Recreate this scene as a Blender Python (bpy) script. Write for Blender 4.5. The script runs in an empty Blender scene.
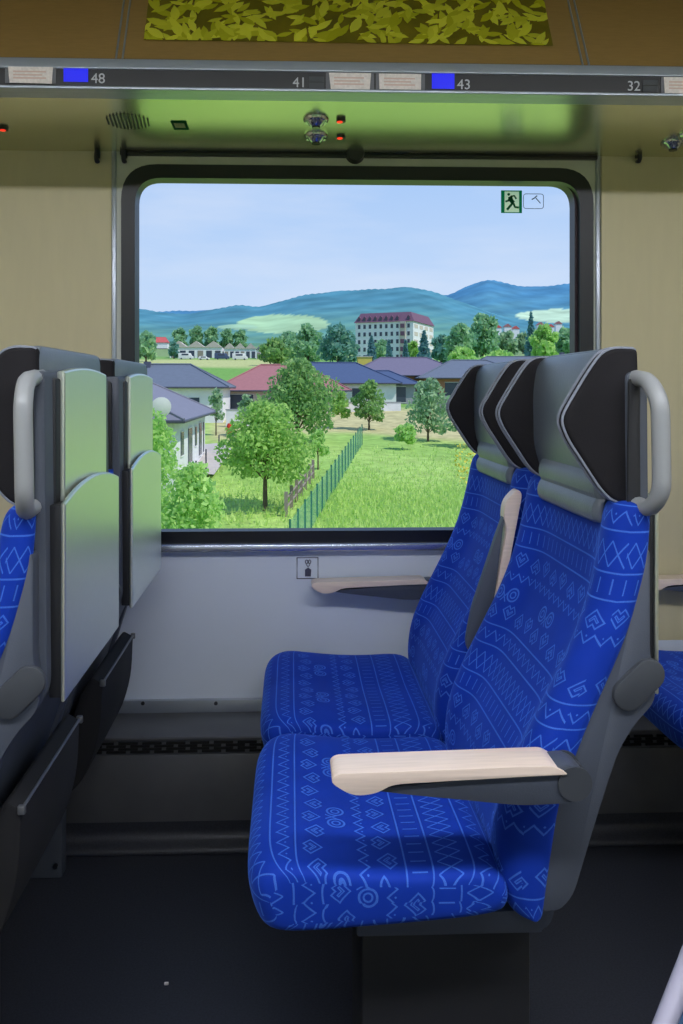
import bpy, bmesh, math, random
from mathutils import Vector, Matrix
random.seed(7)
C = bpy.context.scene.collection
# ------------------------------------------------------------------ camera model
F, PX0, PY0, TH, EYE = 830.0, 320.0, 389.0, math.radians(2.0), 1.124
SN, CS = math.sin(TH), math.cos(TH)
def P(px, py, Y):
    """world point on the plane y = Y that a pixel of the photograph shows"""
    a = (px-PX0)/F; b = (PY0-py)/F
    t = Y/(CS-a*SN)
    return Vector((t*(SN+a*CS), Y, EYE+t*b))
SLOPE, DROP = 0.0614, 8.8
def gz(Y): return EYE-DROP+SLOPE*Y                  # the land outside rises gently away from the line
def GP(px, py):
    a = (px-PX0)/F; b = (PY0-py)/F
    k = CS-a*SN
    t = -DROP/(b-SLOPE*k)
    return Vector((t*(SN+a*CS), t*k, EYE+t*b))
cam = bpy.data.cameras.new('camera'); co = bpy.data.objects.new('camera', cam); C.objects.link(co)
cam.sensor_width = 36; cam.lens = F/1024*36; cam.clip_start = .02; cam.clip_end = 9000
cam.shift_x = (341.5-PX0)/1024; cam.shift_y = (PY0-512)/1024
co.location = (0, 0, EYE); co.rotation_euler = (math.pi/2, 0, -TH)
bpy.context.scene.camera = co
vs = bpy.context.scene.view_settings
vs.view_transform = 'Standard'; vs.look = 'None'; vs.exposure = 0; vs.gamma = 1

# ------------------------------------------------------------------ colour + materials
def lin(c):
    return tuple(((v/255)/12.92 if v/255 <= .04045 else ((v/255+.055)/1.055)**2.4) for v in c)
def mixc(a, b, t): return tuple(a[i]*(1-t)+b[i]*t for i in range(3))
def mat(name, rgb, rough=.6, metal=0.0, noise=0.0, nscale=20, bump=0.0, bscale=200, spec=.5, k=1.0, sheen=0, emit=None, estr=0, stretch=None, coat=0):
    m = bpy.data.materials.new(name); m.use_nodes = True
    nt = m.node_tree; bs = nt.nodes['Principled BSDF']
    col = tuple(min(1, v*k) for v in lin(rgb))
    bs.inputs['Base Color'].default_value = (*col, 1)
    bs.inputs['Roughness'].default_value = rough; bs.inputs['Metallic'].default_value = metal
    bs.inputs['Specular IOR Level'].default_value = spec
    if sheen:
        bs.inputs['Sheen Weight'].default_value = sheen; bs.inputs['Sheen Roughness'].default_value = .4
    if coat: bs.inputs['Coat Weight'].default_value = coat
    if emit:
        bs.inputs['Emission Color'].default_value = (*lin(emit), 1); bs.inputs['Emission Strength'].default_value = estr
    tc = nt.nodes.new('ShaderNodeTexCoord'); mp = nt.nodes.new('ShaderNodeMapping')
    nt.links.new(tc.outputs['Object'], mp.inputs['Vector'])
    if stretch: mp.inputs['Scale'].default_value = stretch
    n = nt.nodes.new('ShaderNodeTexNoise'); n.inputs['Scale'].default_value = nscale; n.inputs['Detail'].default_value = 4
    nt.links.new(mp.outputs['Vector'], n.inputs['Vector'])
    r = nt.nodes.new('ShaderNodeMapRange')
    nz = noise if noise else .03
    r.inputs[1].default_value = .3; r.inputs[2].default_value = .7
    r.inputs[3].default_value = 1-nz; r.inputs[4].default_value = 1+nz
    nt.links.new(n.outputs['Fac'], r.inputs[0])
    mx = nt.nodes.new('ShaderNodeVectorMath'); mx.operation = 'SCALE'
    mx.inputs[0].default_value = col; nt.links.new(r.outputs[0], mx.inputs['Scale'])
    nt.links.new(mx.outputs[0], bs.inputs['Base Color'])
    if bump:
        n2 = nt.nodes.new('ShaderNodeTexNoise'); n2.inputs['Scale'].default_value = bscale; n2.inputs['Detail'].default_value = 3
        nt.links.new(mp.outputs['Vector'], n2.inputs['Vector'])
        b = nt.nodes.new('ShaderNodeBump'); b.inputs['Strength'].default_value = bump; b.inputs['Distance'].default_value = .002
        nt.links.new(n2.outputs['Fac'], b.inputs['Height']); nt.links.new(b.outputs[0], bs.inputs['Normal'])
    return m

def leafmat(name, dark, light, k=.75):
    m = bpy.data.materials.new(name); m.use_nodes = True
    nt = m.node_tree; bs = nt.nodes['Principled BSDF']; bs.inputs['Roughness'].default_value = .65
    bs.inputs['Specular IOR Level'].default_value = .25
    g = nt.nodes.new('ShaderNodeNewGeometry'); cr = nt.nodes.new('ShaderNodeValToRGB')
    cr.color_ramp.elements[0].color = (*[v*k for v in lin(dark)], 1); cr.color_ramp.elements[1].color = (*[v*k for v in lin(light)], 1)
    nt.links.new(g.outputs['Random Per Island'], cr.inputs[0]); nt.links.new(cr.outputs[0], bs.inputs['Base Color'])
    tr = nt.nodes.new('ShaderNodeBsdfTranslucent'); ms = nt.nodes.new('ShaderNodeMixShader'); ms.inputs[0].default_value = .5
    nt.links.new(cr.outputs[0], tr.inputs['Color'])
    nt.links.new(bs.outputs[0], ms.inputs[1]); nt.links.new(tr.outputs[0], ms.inputs[2])
    nt.links.new(ms.outputs[0], nt.nodes['Material Output'].inputs['Surface'])
    return m

# --- patterned seat cloth, written as arithmetic on the UV map (metres)
class E:
    nt = None
    def __init__(s, v): s.v = v
    @staticmethod
    def op(o, *a):
        n = E.nt.nodes.new('ShaderNodeMath'); n.operation = o
        for i, x in enumerate(a):
            x = x.v if isinstance(x, E) else x
            if isinstance(x, (int, float)): n.inputs[i].default_value = x
            else: E.nt.links.new(x, n.inputs[i])
        return E(n.outputs[0])
    def __add__(s, o): return E.op('ADD', s, o)
    def __sub__(s, o): return E.op('SUBTRACT', s, o)
    def __rsub__(s, o): return E.op('SUBTRACT', o, s)
    def __mul__(s, o): return E.op('MULTIPLY', s, o)
    __radd__ = __add__; __rmul__ = __mul__
    def mod(s, m): return E.op('FLOORED_MODULO', s, m)
    def lt(s, o): return E.op('LESS_THAN', s, o)
    def abs(s): return E.op('ABSOLUTE', s)
    def max(s, o): return E.op('MAXIMUM', s, o)
    def min(s, o): return E.op('MINIMUM', s, o)
    def sqrt(s): return E.op('SQRT', s)
def fabric():
    m = bpy.data.materials.new('patterned_seat_cloth'); m.use_nodes = True
    nt = m.node_tree; E.nt = nt; bs = nt.nodes['Principled BSDF']
    uv = nt.nodes.new('ShaderNodeUVMap'); uv.uv_map = 'UVMap'; sp = nt.nodes.new('ShaderNodeSeparateXYZ')
    nt.links.new(uv.outputs[0], sp.inputs[0])
    u = E(sp.outputs[0]); v = E(sp.outputs[1]).mod(.29)
    T = .0014
    def band(c, h): return (v-c).abs().lt(h)
    def tri(p):                                     # triangle wave -1..1
        return ((u*(1/p)).mod(1.0)-.5).abs()*4.0-1.0
    acc = None
    def put(x):
        nonlocal acc
        acc = x if acc is None else acc.max(x)
    for c in (.050, .088, .243, .281): put((v-c).abs().lt(.0013))                 # lines
    t = tri(.045)*.018
    put(((v-.024-t).abs().min((v-.024+t).abs())).lt(.0021)*band(.024, .0185))      # crossed zigzags
    cu = (u.mod(.021)-.0105).abs(); put(cu.lt(.0012)*band(.069, .011))             # dashes
    for c, ph in ((.115, 0.0), (.216, .022)):                                      # hearts in a row
        uu = u+ph; x = (uu.mod(.044)-.022).abs()
        sg = (uu.mod(.088)).lt(.044)*2.0-1.0                                       # every other heart upside down
        y = (v-c)*sg-.002
        d = ((x-.006).abs()+y).max(x-y)
        put((((d-.0135).abs().lt(.0017)).max((d-.0050).abs().lt(.0013)))*band(c, .022))
    t = tri(.025)*.007; put((v-.146-t).abs().lt(.0019)*band(.146, .010))           # small zigzags, with dots
    t = tri(.028)*.009; put((v-.262-t).abs().lt(.0019)*band(.262, .012))
    for c, p in ((.146, .025), (.262, .028)):
        dx = (u+p*.5).mod(p)-p*.5; dy = v-c+.004
        put(((dx*dx+dy*dy).sqrt()).lt(.0016))
    x = u.mod(.17)-.085; ax = x.abs(); y = v-.180                                   # scroll motif
    r = ((ax-.019)*(ax-.019)+y*y).sqrt()
    put(((r-.0125).abs().lt(.0017)).max((r-.0060).abs().lt(.0014)))
    put(((ax-(y*-1.0+.006).abs()*.7).abs().lt(.0016))*ax.lt(.008)*band(.180, .016))
    nz = nt.nodes.new('ShaderNodeTexNoise'); nz.inputs['Scale'].default_value = 900
    ob = nt.nodes.new('ShaderNodeTexCoord'); nt.links.new(ob.outputs['Object'], nz.inputs['Vector'])
    soft = acc*(E(nz.outputs['Fac'])*.8+.3)
    mx = nt.nodes.new('ShaderNodeMix'); mx.data_type = 'RGBA'
    nt.links.new(soft.v, mx.inputs[0])
    mx.inputs[6].default_value = (.004, .036, .38, 1); mx.inputs[7].default_value = (.062, .19, .74, 1)
    n3 = nt.nodes.new('ShaderNodeTexNoise'); n3.inputs['Scale'].default_value = 9; n3.inputs['Detail'].default_value = 3
    nt.links.new(ob.outputs['Object'], n3.inputs['Vector'])
    sc = nt.nodes.new('ShaderNodeVectorMath'); sc.operation = 'SCALE'
    nt.links.new(mx.outputs[2], sc.inputs[0]); nt.links.new((E(n3.outputs['Fac'])*.6+.7).v, sc.inputs['Scale'])
    nt.links.new(sc.outputs[0], bs.inputs['Base Color'])
    bs.inputs['Roughness'].default_value = .75; bs.inputs['Specular IOR Level'].default_value = .2
    bs.inputs['Sheen Weight'].default_value = .55; bs.inputs['Sheen Roughness'].default_value = .35
    bs.inputs['Sheen Tint'].default_value = (.12, .3, 1, 1)
    bp = nt.nodes.new('ShaderNodeBump'); bp.inputs['Strength'].default_value = .12; bp.inputs['Distance'].default_value = .001
    nt.links.new(nz.outputs['Fac'], bp.inputs['Height']); nt.links.new(bp.outputs[0], bs.inputs['Normal'])
    return m

def sticker(name, rgb):
    m = mat(name, rgb, .6); nt = m.node_tree
    tr = nt.nodes.new('ShaderNodeBsdfTranslucent'); tr.inputs[0].default_value = (*lin(rgb), 1)
    ms = nt.nodes.new('ShaderNodeMixShader'); ms.inputs[0].default_value = .8
    nt.links.new(nt.nodes['Principled BSDF'].outputs[0], ms.inputs[1]); nt.links.new(tr.outputs[0], ms.inputs[2])
    nt.links.new(ms.outputs[0], nt.nodes['Material Output'].inputs['Surface']); return m
M = dict(
 fabric=fabric(),
 leather=mat('grey_leather', (108,116,126), .36, bump=.25, bscale=260, noise=.06),
 wing=mat('dark_wing_cloth', (34,33,36), .9, bump=.3, bscale=900, noise=.10, spec=.2),
 piping=mat('grey_piping', (136,142,156), .5),
 shell=mat('seat_grey_plastic', (74,80,92), .5, bump=.15, bscale=500),
 shell_dark=mat('seat_black_plastic', (30,31,35), .55, bump=.15, bscale=500),
 handle=mat('handle_grey', (150,153,156), .38),
 metal=mat('brushed_panel', (236,240,228), .38, metal=.95, noise=.05, nscale=60, stretch=(40,40,1)),
 wood=mat('light_beech', (230,210,194), .3, noise=.07, nscale=14, stretch=(1,14,14)),
 disc=mat('hinge_disc', (62,66,72), .55),
 pocket=mat('pocket_black', (18,18,21), .85),
 rod=mat('pocket_rod', (120,122,126), .35, metal=.6),
 floor=mat('floor_vinyl', (45,47,56), .5, noise=.35, nscale=260, bump=.08, bscale=400),
 wall_cream=mat('cream_laminate', (206,196,158), .45, noise=.02, nscale=8, stretch=(6,6,1), bump=.06, bscale=300),
 wall_pale=mat('pale_window_panel', (208,210,200), .42),
 wall_white=mat('white_lower_panel', (216,224,238), .5, noise=.02, nscale=4),
 sill=mat('sill_aluminium', (200,206,222), .25, metal=.8),
 duct=mat('duct_grey', (98,99,104), .42, metal=.35, noise=.08, nscale=12),
 duct_dark=mat('duct_slot', (8,8,9), .8),
 rubber=mat('window_rubber', (17,20,30), .38),
 rubber2=mat('window_inner_edge', (50,34,44), .4),
 rack=mat('rack_painted_metal', (222,222,190), .25, metal=.9, noise=.02),
 rack_edge=mat('rack_aluminium', (170,178,190), .3, metal=.6),
 black=mat('display_black', (22,23,27), .35),
 ink=mat('number_grey', (178,180,186), .5, emit=(178,180,186), estr=.12),
 blue=mat('blue_screen', (4,8,120), .3, emit=(4,14,255), estr=.75),
 paper=mat('reservation_paper', (240,230,228), .8, noise=.10, nscale=160),
 paper_ink=mat('paper_print', (226,196,188), .8),
 chrome=mat('lamp_chrome', (190,195,200), .18, metal=1),
 lampglass=mat('lamp_lens', (40,44,44), .15),
 red=mat('red_led', (250,60,40), .4, emit=(255,50,30), estr=1.2),
 brown=mat('bronze_panel', (168,136,82), .32, metal=.25, noise=.06, nscale=30, stretch=(1,8,8)),
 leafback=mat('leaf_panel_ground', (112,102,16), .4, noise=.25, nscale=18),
 ceil=mat('ceiling_white', (205,205,200), .6),
 hook=mat('hook_dark', (38,38,40), .4),
 sign_green=sticker('sign_green', (10,124,80)),
 sign_pale=sticker('sign_pale', (255,252,222)),
 sign_line=mat('sign_outline', (120,135,165), .6),
 pict=mat('pictogram_ink', (70,70,92), .6),
 steel=mat('screw_steel', (80,82,88), .3, metal=1),
)

# ------------------------------------------------------------------ mesh helpers
def bm_obj(name, bm, m, parent=None, smooth=True, loc=None):
    me = bpy.data.meshes.new(name)
    bmesh.ops.recalc_face_normals(bm, faces=bm.faces)
    bm.to_mesh(me); bm.free()
    for p in me.polygons: p.use_smooth = smooth
    if smooth:
        try: me.set_sharp_from_angle(angle=math.radians(42))
        except Exception: pass
    for x in (m if isinstance(m, (list, tuple)) else [m]): me.materials.append(x)
    o = bpy.data.objects.new(name, me); C.objects.link(o)
    if parent: o.parent = parent
    if loc is not None: o.location = loc
    return o
def tag(o, label=None, cat=None, group=None, kind=None):
    if label: o['label'] = label
    if cat: o['category'] = cat
    if group: o['group'] = group
    if kind: o['kind'] = kind
    return o
def thing(name, label, cat, loc=(0,0,0), group=None, rz=0):
    o = bpy.data.objects.new(name, None); C.objects.link(o); o.location = loc; o.rotation_euler = (0,0,rz)
    o.empty_display_size = .1
    return tag(o, label, cat, group)
def box(bm, lo, hi, bev=0, seg=2, rot=None, mi=0):
    lo = Vector(lo); hi = Vector(hi); c = (lo+hi)/2; s = hi-lo
    b = bmesh.new(); bmesh.ops.create_cube(b, size=1)
    bmesh.ops.scale(b, vec=s, verts=b.verts)
    if bev: bmesh.ops.bevel(b, geom=list(b.edges), offset=min(bev, min(s)*.45), segments=seg, affect='EDGES', profile=.5)
    mt = Matrix.Translation(c)
    if rot is not None: mt = mt @ rot.to_4x4()
    bmesh.ops.transform(b, matrix=mt, verts=b.verts)
    add(bm, b, mi)
    return bm
def add(bm, b, mi=0):
    mp = {v: bm.verts.new(v.co) for v in b.verts}
    for f in b.faces:
        try: bm.faces.new([mp[v] for v in f.verts]).material_index = mi
        except ValueError: pass
    b.free()
def round_poly(pts, r, n=5):
    """round the corners of a 2-D outline; r one radius or one per corner"""
    out = []; N = len(pts)
    for i, p in enumerate(pts):
        rr = r[i] if isinstance(r, (list, tuple)) else r
        p = Vector(p); a = Vector(pts[i-1]); b = Vector(pts[(i+1) % N])
        if rr <= 0: out.append(p); continue
        d1 = min(rr, (a-p).length*.48); d2 = min(rr, (b-p).length*.48)
        A = p+(a-p).normalized()*d1; B = p+(b-p).normalized()*d2
        for k in range(n+1):
            t = k/n; out.append(A*(1-t)**2+p*2*t*(1-t)+B*t*t)
    return out
def prism(bm, pts, w0, w1, axis='y', bev=0, seg=2, mi=0):
    """outline in the two axes other than `axis`, swept from w0 to w1"""
    b = bmesh.new()
    def mk(p, w):
        return {'y': (p[0], w, p[1]), 'x': (w, p[0], p[1]), 'z': (p[0], p[1], w)}[axis]
    f = b.faces.new([b.verts.new(mk(p, w0)) for p in pts])
    r = bmesh.ops.extrude_face_region(b, geom=[f])
    d = {'y': (0,w1-w0,0), 'x': (w1-w0,0,0), 'z': (0,0,w1-w0)}[axis]
    bmesh.ops.translate(b, vec=d, verts=[v for v in r['geom'] if isinstance(v, bmesh.types.BMVert)])
    bmesh.ops.recalc_face_normals(b, faces=b.faces)
    if bev:
        big = [e for e in b.edges if any(len(x.verts) > 4 or x.calc_area() > 0 and abs(x.normal['xyz'.index(axis)]) > .9 for x in e.link_faces) and not all(abs(x.normal['xyz'.index(axis)]) > .9 for x in e.link_faces)]
        bmesh.ops.bevel(b, geom=big, offset=bev, segments=seg, affect='EDGES', profile=.5, clamp_overlap=True)
    add(bm, b, mi); return bm
def tube(bm, pts, r, n=8, closed=False, r2=None, up=None, mi=0, taper=None):
    pts = [Vector(p) for p in pts]; N = len(pts); rings = []
    nrm = None
    for i, p in enumerate(pts):
        if closed: t = (pts[(i+1) % N]-pts[i-1])
        else: t = pts[min(i+1, N-1)]-pts[max(i-1, 0)]
        t.normalize()
        if nrm is None or up is not None:
            u = Vector(up) if up is not None else (Vector((0,0,1)) if abs(t.z) < .9 else Vector((1,0,0)))
            nrm = (u-t*u.dot(t)).normalized()
        else: nrm = (nrm-t*nrm.dot(t)).normalized()
        bi = t.cross(nrm); k = taper[i] if taper else 1
        rings.append([bm.verts.new(p+(nrm*math.cos(2*math.pi*j/n)*r+bi*math.sin(2*math.pi*j/n)*(r2 or r))*k) for j in range(n)])
    for i in range(N if closed else N-1):
        A = rings[i]; B = rings[(i+1) % N]
        for j in range(n): bm.faces.new((A[j], A[(j+1) % n], B[(j+1) % n], B[j])).material_index = mi
    if not closed:
        bm.faces.new(rings[0][::-1]).material_index = mi; bm.faces.new(rings[-1]).material_index = mi
    return bm
def arc_path(pts, r, n=6):
    """open 3-D polyline with rounded corners"""
    out = [Vector(pts[0])]
    for i in range(1, len(pts)-1):
        p = Vector(pts[i]); a = Vector(pts[i-1]); b = Vector(pts[i+1])
        d = min(r, (a-p).length*.48, (b-p).length*.48)
        A = p+(a-p).normalized()*d; B = p+(b-p).normalized()*d
        for k in range(n+1):
            t = k/n; out.append(A*(1-t)**2+p*2*t*(1-t)+B*t*t)
    out.append(Vector(pts[-1])); return out
def cyl(bm, c, r, h, axis='z', n=20, r2=None, mi=0):
    b = bmesh.new(); bmesh.ops.create_cone(b, cap_ends=True, segments=n, radius1=r, radius2=r if r2 is None else r2, depth=h)
    if axis == 'y': bmesh.ops.rotate(b, matrix=Matrix.Rotation(math.pi/2, 3, 'X'), verts=b.verts)
    if axis == 'x': bmesh.ops.rotate(b, matrix=Matrix.Rotation(math.pi/2, 3, 'Y'), verts=b.verts)
    bmesh.ops.translate(b, vec=c, verts=b.verts); add(bm, b, mi); return bm
def interp(tbl, x):
    if x <= tbl[0][0]: return tbl[0][1]
    for (a, va), (b, vb) in zip(tbl, tbl[1:]):
        if x <= b:
            t = (x-a)/(b-a); return va+(vb-va)*t
    return tbl[-1][1]
def sinterp(tbl, x):
    """smooth (Catmull-Rom) table lookup"""
    n = len(tbl)
    if x <= tbl[0][0]: return tbl[0][1]
    if x >= tbl[-1][0]: return tbl[-1][1]
    for i in range(n-1):
        if x <= tbl[i+1][0]:
            x0, y0 = tbl[i]; x1, y1 = tbl[i+1]
            m0 = (y1-tbl[i-1][1])/(x1-tbl[i-1][0]) if i > 0 else (y1-y0)/(x1-x0)
            m1 = (tbl[i+2][1]-y0)/(tbl[i+2][0]-x0) if i+2 < n else (y1-y0)/(x1-x0)
            h = x1-x0; t = (x-x0)/h
            return (2*t**3-3*t*t+1)*y0+(t**3-2*t*t+t)*h*m0+(-2*t**3+3*t*t)*y1+(t**3-t*t)*h*m1
def grid_obj(name, rows, m, parent=None, closed_rows=True, uvs=None, capuv=None, capline=None):
    """rows of rings (all the same length) joined into a skin with capped ends; uvs(i,j) per ring vertex"""
    bm = bmesh.new(); uvl = bm.loops.layers.uv.new('UVMap') if uvs else None
    R = [[bm.verts.new(p) for p in r] for r in rows]; n = len(R[0])
    def face(ids, cap=False):
        f = bm.faces.new([R[i][j % n] for i, j in ids])
        if uvs:
            for l, (i, j) in zip(f.loops, ids): l[uvl].uv = (capuv if cap and capuv else uvs)(i, j)
    for i in range(len(R)-1):
        for j in range(n if closed_rows else n-1): face([(i, j), (i, j+1), (i+1, j+1), (i+1, j)])
    if capline is not None:
        for i in (0, len(R)-1):
            mid = [bm.verts.new((v.co.x, v.co.y, capline)) for v in R[i]]
            for j in range(n):
                k = (j+1) % n; f = bm.faces.new([R[i][j], R[i][k], mid[k], mid[j]])
                for l, (jj, vv_) in zip(f.loops, ((j, R[i][j]), (k, R[i][k]), (k, mid[k]), (j, mid[j]))): l[uvl].uv = capuv(i, jj, vv_.co.z)
        return bm_obj(name, bm, m, parent)
    face([(0, j) for j in range(n)][::-1], True); face([(len(R)-1, j) for j in range(n)], True)
    return bm_obj(name, bm, m, parent)
def text(name, s, size, m, parent, loc, rot=(math.pi/2,0,0)):
    cu = bpy.data.curves.new(name, 'FONT'); cu.body = s; cu.size = size; cu.extrude = .0004; cu.align_x = 'LEFT'; cu.align_y = 'BOTTOM_BASELINE'
    t = bpy.data.objects.new('tmp', cu); C.objects.link(t)
    bpy.context.view_layer.update()
    me = bpy.data.meshes.new_from_object(t.evaluated_get(bpy.context.evaluated_depsgraph_get()))
    bpy.data.objects.remove(t); me.name = name; me.materials.clear(); me.materials.append(m)
    o = bpy.data.objects.new(name, me); C.objects.link(o); o.parent = parent; o.location = loc; o.rotation_euler = rot
    return o
def copy_tree(o, parent=None):
    c = o.copy(); C.objects.link(c)
    if parent: c.parent = parent
    for ch in list(o.children): copy_tree(ch, c)
    return c
# ================================================================== THE CARRIAGE
WY = 2.2                                             # inner face of the window wall
BY = -0.95                                           # wall behind the camera
XL, XR = -2.3, 2.9
ZC = EYE+.95                                         # ceiling
S = lambda name, bm, m, parent=None, smooth=True: tag(bm_obj(name, bm, m, parent, smooth), kind='structure')
S('floor', box(bmesh.new(), (XL, BY, -.04), (XR, WY, 0)), M['floor'], smooth=False)
S('ceiling', box(bmesh.new(), (XL, BY, ZC), (XR, WY-.2, ZC+.05)), M['ceil'], smooth=False)
S('wall_left', box(bmesh.new(), (XL-.05, BY, 0), (XL, WY, ZC)), M['wall_cream'], smooth=False)
S('wall_right', box(bmesh.new(), (XR, BY, 0), (XR+.05, WY, ZC)), M['wall_cream'], smooth=False)

def rrect(x0, x1, z0, z1, r, n=8):
    return round_poly([(x0, z0), (x1, z0), (x1, z1), (x0, z1)], r, n)
def ring_plate(bm, outer, inner, y0, y1):
    """plate in the XZ plane with a hole"""
    b = bmesh.new()
    def loop(pts): 
        vs_ = [b.verts.new((p[0], y0, p[1])) for p in pts]
        return [b.edges.new((vs_[i], vs_[(i+1) % len(vs_)])) for i in range(len(vs_))]
    es = loop(outer)+loop(inner)
    r = bmesh.ops.triangle_fill(b, use_beauty=True, use_dissolve=False, edges=es)
    fs = list(b.faces)
    r = bmesh.ops.extrude_face_region(b, geom=fs)
    bmesh.ops.translate(b, vec=(0, y1-y0, 0), verts=[v for v in r['geom'] if isinstance(v, bmesh.types.BMVert)])
    add(bm, b); return bm
# window wall: laminate left and right, pale surround in the middle, white panel below
xl = P(113, 350, WY).x; xr = P(600, 350, WY).x; zlow = P(300, 549, WY).z; ztop = ZC
gx0, gx1 = P(122, 350, WY).x, P(592, 350, WY).x
gz0, gz1 = P(340, 545, WY).z, P(340, 167, WY).z
S('wall_back', box(bmesh.new(), (XL, WY, zlow), (xl-.004, WY+.05, ztop)), M['wall_cream'], smooth=False)
S('wall_back', box(bmesh.new(), (xr+.004, WY, P(675, 640, WY).z), (XR, WY+.05, ztop)), M['wall_cream'], smooth=False)
hole = rrect(gx0+.012, gx1-.012, gz0+.012, gz1-.012, .085)
S('wall_back', ring_plate(bmesh.new(), [(xl, zlow), (xr, zlow), (xr, ztop), (xl, ztop)], hole, WY+.001, WY+.05), M['wall_pale'], smooth=False)
b = box(bmesh.new(), (XL, WY, .24), (xr+.004, WY+.05, zlow), .002)
box(b, (xr+.004, WY, .24), (XR, WY+.05, P(675, 640, WY).z), .002)
S('wall_back', b, M['wall_white'], smooth=False)
# thin aluminium lips at the panel joints
for i, (x, m) in enumerate(((xl+.003, 'rack_edge'), (xr-.006, 'rack_edge'))):
    S('trim_%d' % (i+1), box(bmesh.new(), (x-.006, WY-.006, gz0-.01), (x+.006, WY+.004, EYE+.625), .003), M[m])
S('trim_3', box(bmesh.new(), (XL, WY-.028, P(300, 550, WY).z), (xr+.02, WY+.004, P(300, 542, WY).z), .006, 3), M['sill'])
S('trim_4', box(bmesh.new(), (xl+.02, WY-.012, EYE+.613), (xr-.01, WY+.004, EYE+.624), .002), M['black'])
# the window itself
w1 = bm_obj('window_1', ring_plate(bmesh.new(), rrect(gx0, gx1, gz0, gz1, .095), rrect(gx0+.036, gx1-.036, gz0+.040, gz1-.036, .07), WY-.012, WY+.01), M['rubber'])
tag(w1, kind='structure')
ix0, ix1, iz0, iz1 = P(138, 350, WY+.03).x, P(572, 350, WY+.03).x, P(340, 529, WY+.03).z, P(340, 183, WY+.03).z
bm_obj('inner_rim', ring_plate(bmesh.new(), rrect(gx0+.02, gx1-.02, gz0+.02, gz1-.02, .08), rrect(ix0, ix1, iz0, iz1, .06), WY+.009, WY+.05), M['rubber2'], w1)
gm = bpy.data.materials.new('window_glass'); gm.use_nodes = True; nt = gm.node_tree
nt.nodes.remove(nt.nodes['Principled BSDF'])
t_ = nt.nodes.new('ShaderNodeBsdfTransparent'); t_.inputs[0].default_value = (.97, .985, 1, 1)
g_ = nt.nodes.new('ShaderNodeBsdfGlossy'); g_.inputs['Roughness'].default_value = .02
fr = nt.nodes.new('ShaderNodeFresnel'); fr.inputs[0].default_value = 1.25
ms = nt.nodes.new('ShaderNodeMixShader'); nt.links.new(fr.outputs[0], ms.inputs[0])
nt.links.new(t_.outputs[0], ms.inputs[1]); nt.links.new(g_.outputs[0], ms.inputs[2]); nt.links.new(ms.outputs[0], nt.nodes['Material Output'].inputs[0])
M['glass'] = gm
# wall behind the camera with its own windows
b = bmesh.new()
box(b, (XL, BY-.05, 0), (XR, BY, .68)); box(b, (XL, BY-.05, 1.72), (XR, BY, ZC))
wins = [(-2.0, -.75), (-.45, .8), (1.1, 2.35)]
edges = [XL]+[v for w in wins for v in w]+[XR]
for i in range(0, len(edges), 2): box(b, (edges[i], BY-.05, .68), (edges[i+1], BY, 1.72))
S('wall_front', b, M['wall_cream'], smooth=False)
for i, (a, c) in enumerate(wins):
    w = tag(bm_obj('window_%d' % (i+2), ring_plate(bmesh.new(), rrect(a-.02, c+.02, .66, 1.74, .06), rrect(a+.04, c-.04, .72, 1.68, .05), BY-.04, BY+.012), M['rubber']), kind='structure')
    b = bmesh.new(); b.faces.new([b.verts.new(p) for p in ((a, BY-.03, .7), (c, BY-.03, .7), (c, BY-.03, 1.7), (a, BY-.03, 1.7))])
    bm_obj('pane', b, M['glass'], w, smooth=False)

# lower kick strip, heating duct along the wall
S('baseboard_back', box(bmesh.new(), (XL, WY-.012, P(300, 711, WY).z), (XR, WY+.004, P(300, 697, WY).z), .003), M['rack_edge'])
for px in (143, 216): 
    p = P(px, 703, WY-.012)
    S('trim_%d' % (5 if px == 143 else 6), cyl(bmesh.new(), (p.x, WY-.013, p.z), .005, .006, 'y', 10), M['steel'])
DY = 2.04
zt = P(300, 736, DY).z; zg = P(300, 753, DY).z; zb = P(300, 820, DY).z
dt = thing('heating_duct', 'long grey metal heating duct running along the foot of the window wall', 'heater', (0, DY, 0))
b = box(bmesh.new(), (XL, .0, zb), (XR, WY-DY-.01, zg), .003)
box(b, (XL, .004, zg-.01), (XR, WY-DY-.01, zt-.004), .002)
box(b, (XL, -.004, zt-.006), (XR, WY-DY, zt+.004), .004)
bm_obj('casing', b, M['duct'], dt)
b = bmesh.new()
n = 74
for r in range(4):
    z = zg+.004+(zt-zg-.014)*(r+.2)/4
    for i in range(n):
        x = -1.9+i*.058+(r % 2)*.029
        box(b, (x, -.0005, z), (x+.047, .006, z+.0048))
bm_obj('vent_grille', b, M['duct_dark'], dt, smooth=False)
b = prism(bmesh.new(), round_poly([(0, zb+.002), (WY-DY-.01, zb+.002), (WY-DY-.01, 0), (-.03, 0), (-.03, .012), (.005, .03)], [0,0,0,.004,.015,.02]), XL, XR, 'x')
bm_obj('plinth', b, M['floor'], dt)
lt = tag(bm_obj('litter', box(bmesh.new(), (-.004, -.002, 0), (.004, .003, .004), .001, rot=None), M['paper']), 'tiny white crumb of litter on the dark floor', 'litter')
lt.location = (GP(0, 0).x*0-.235, 1.575, .0)

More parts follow.
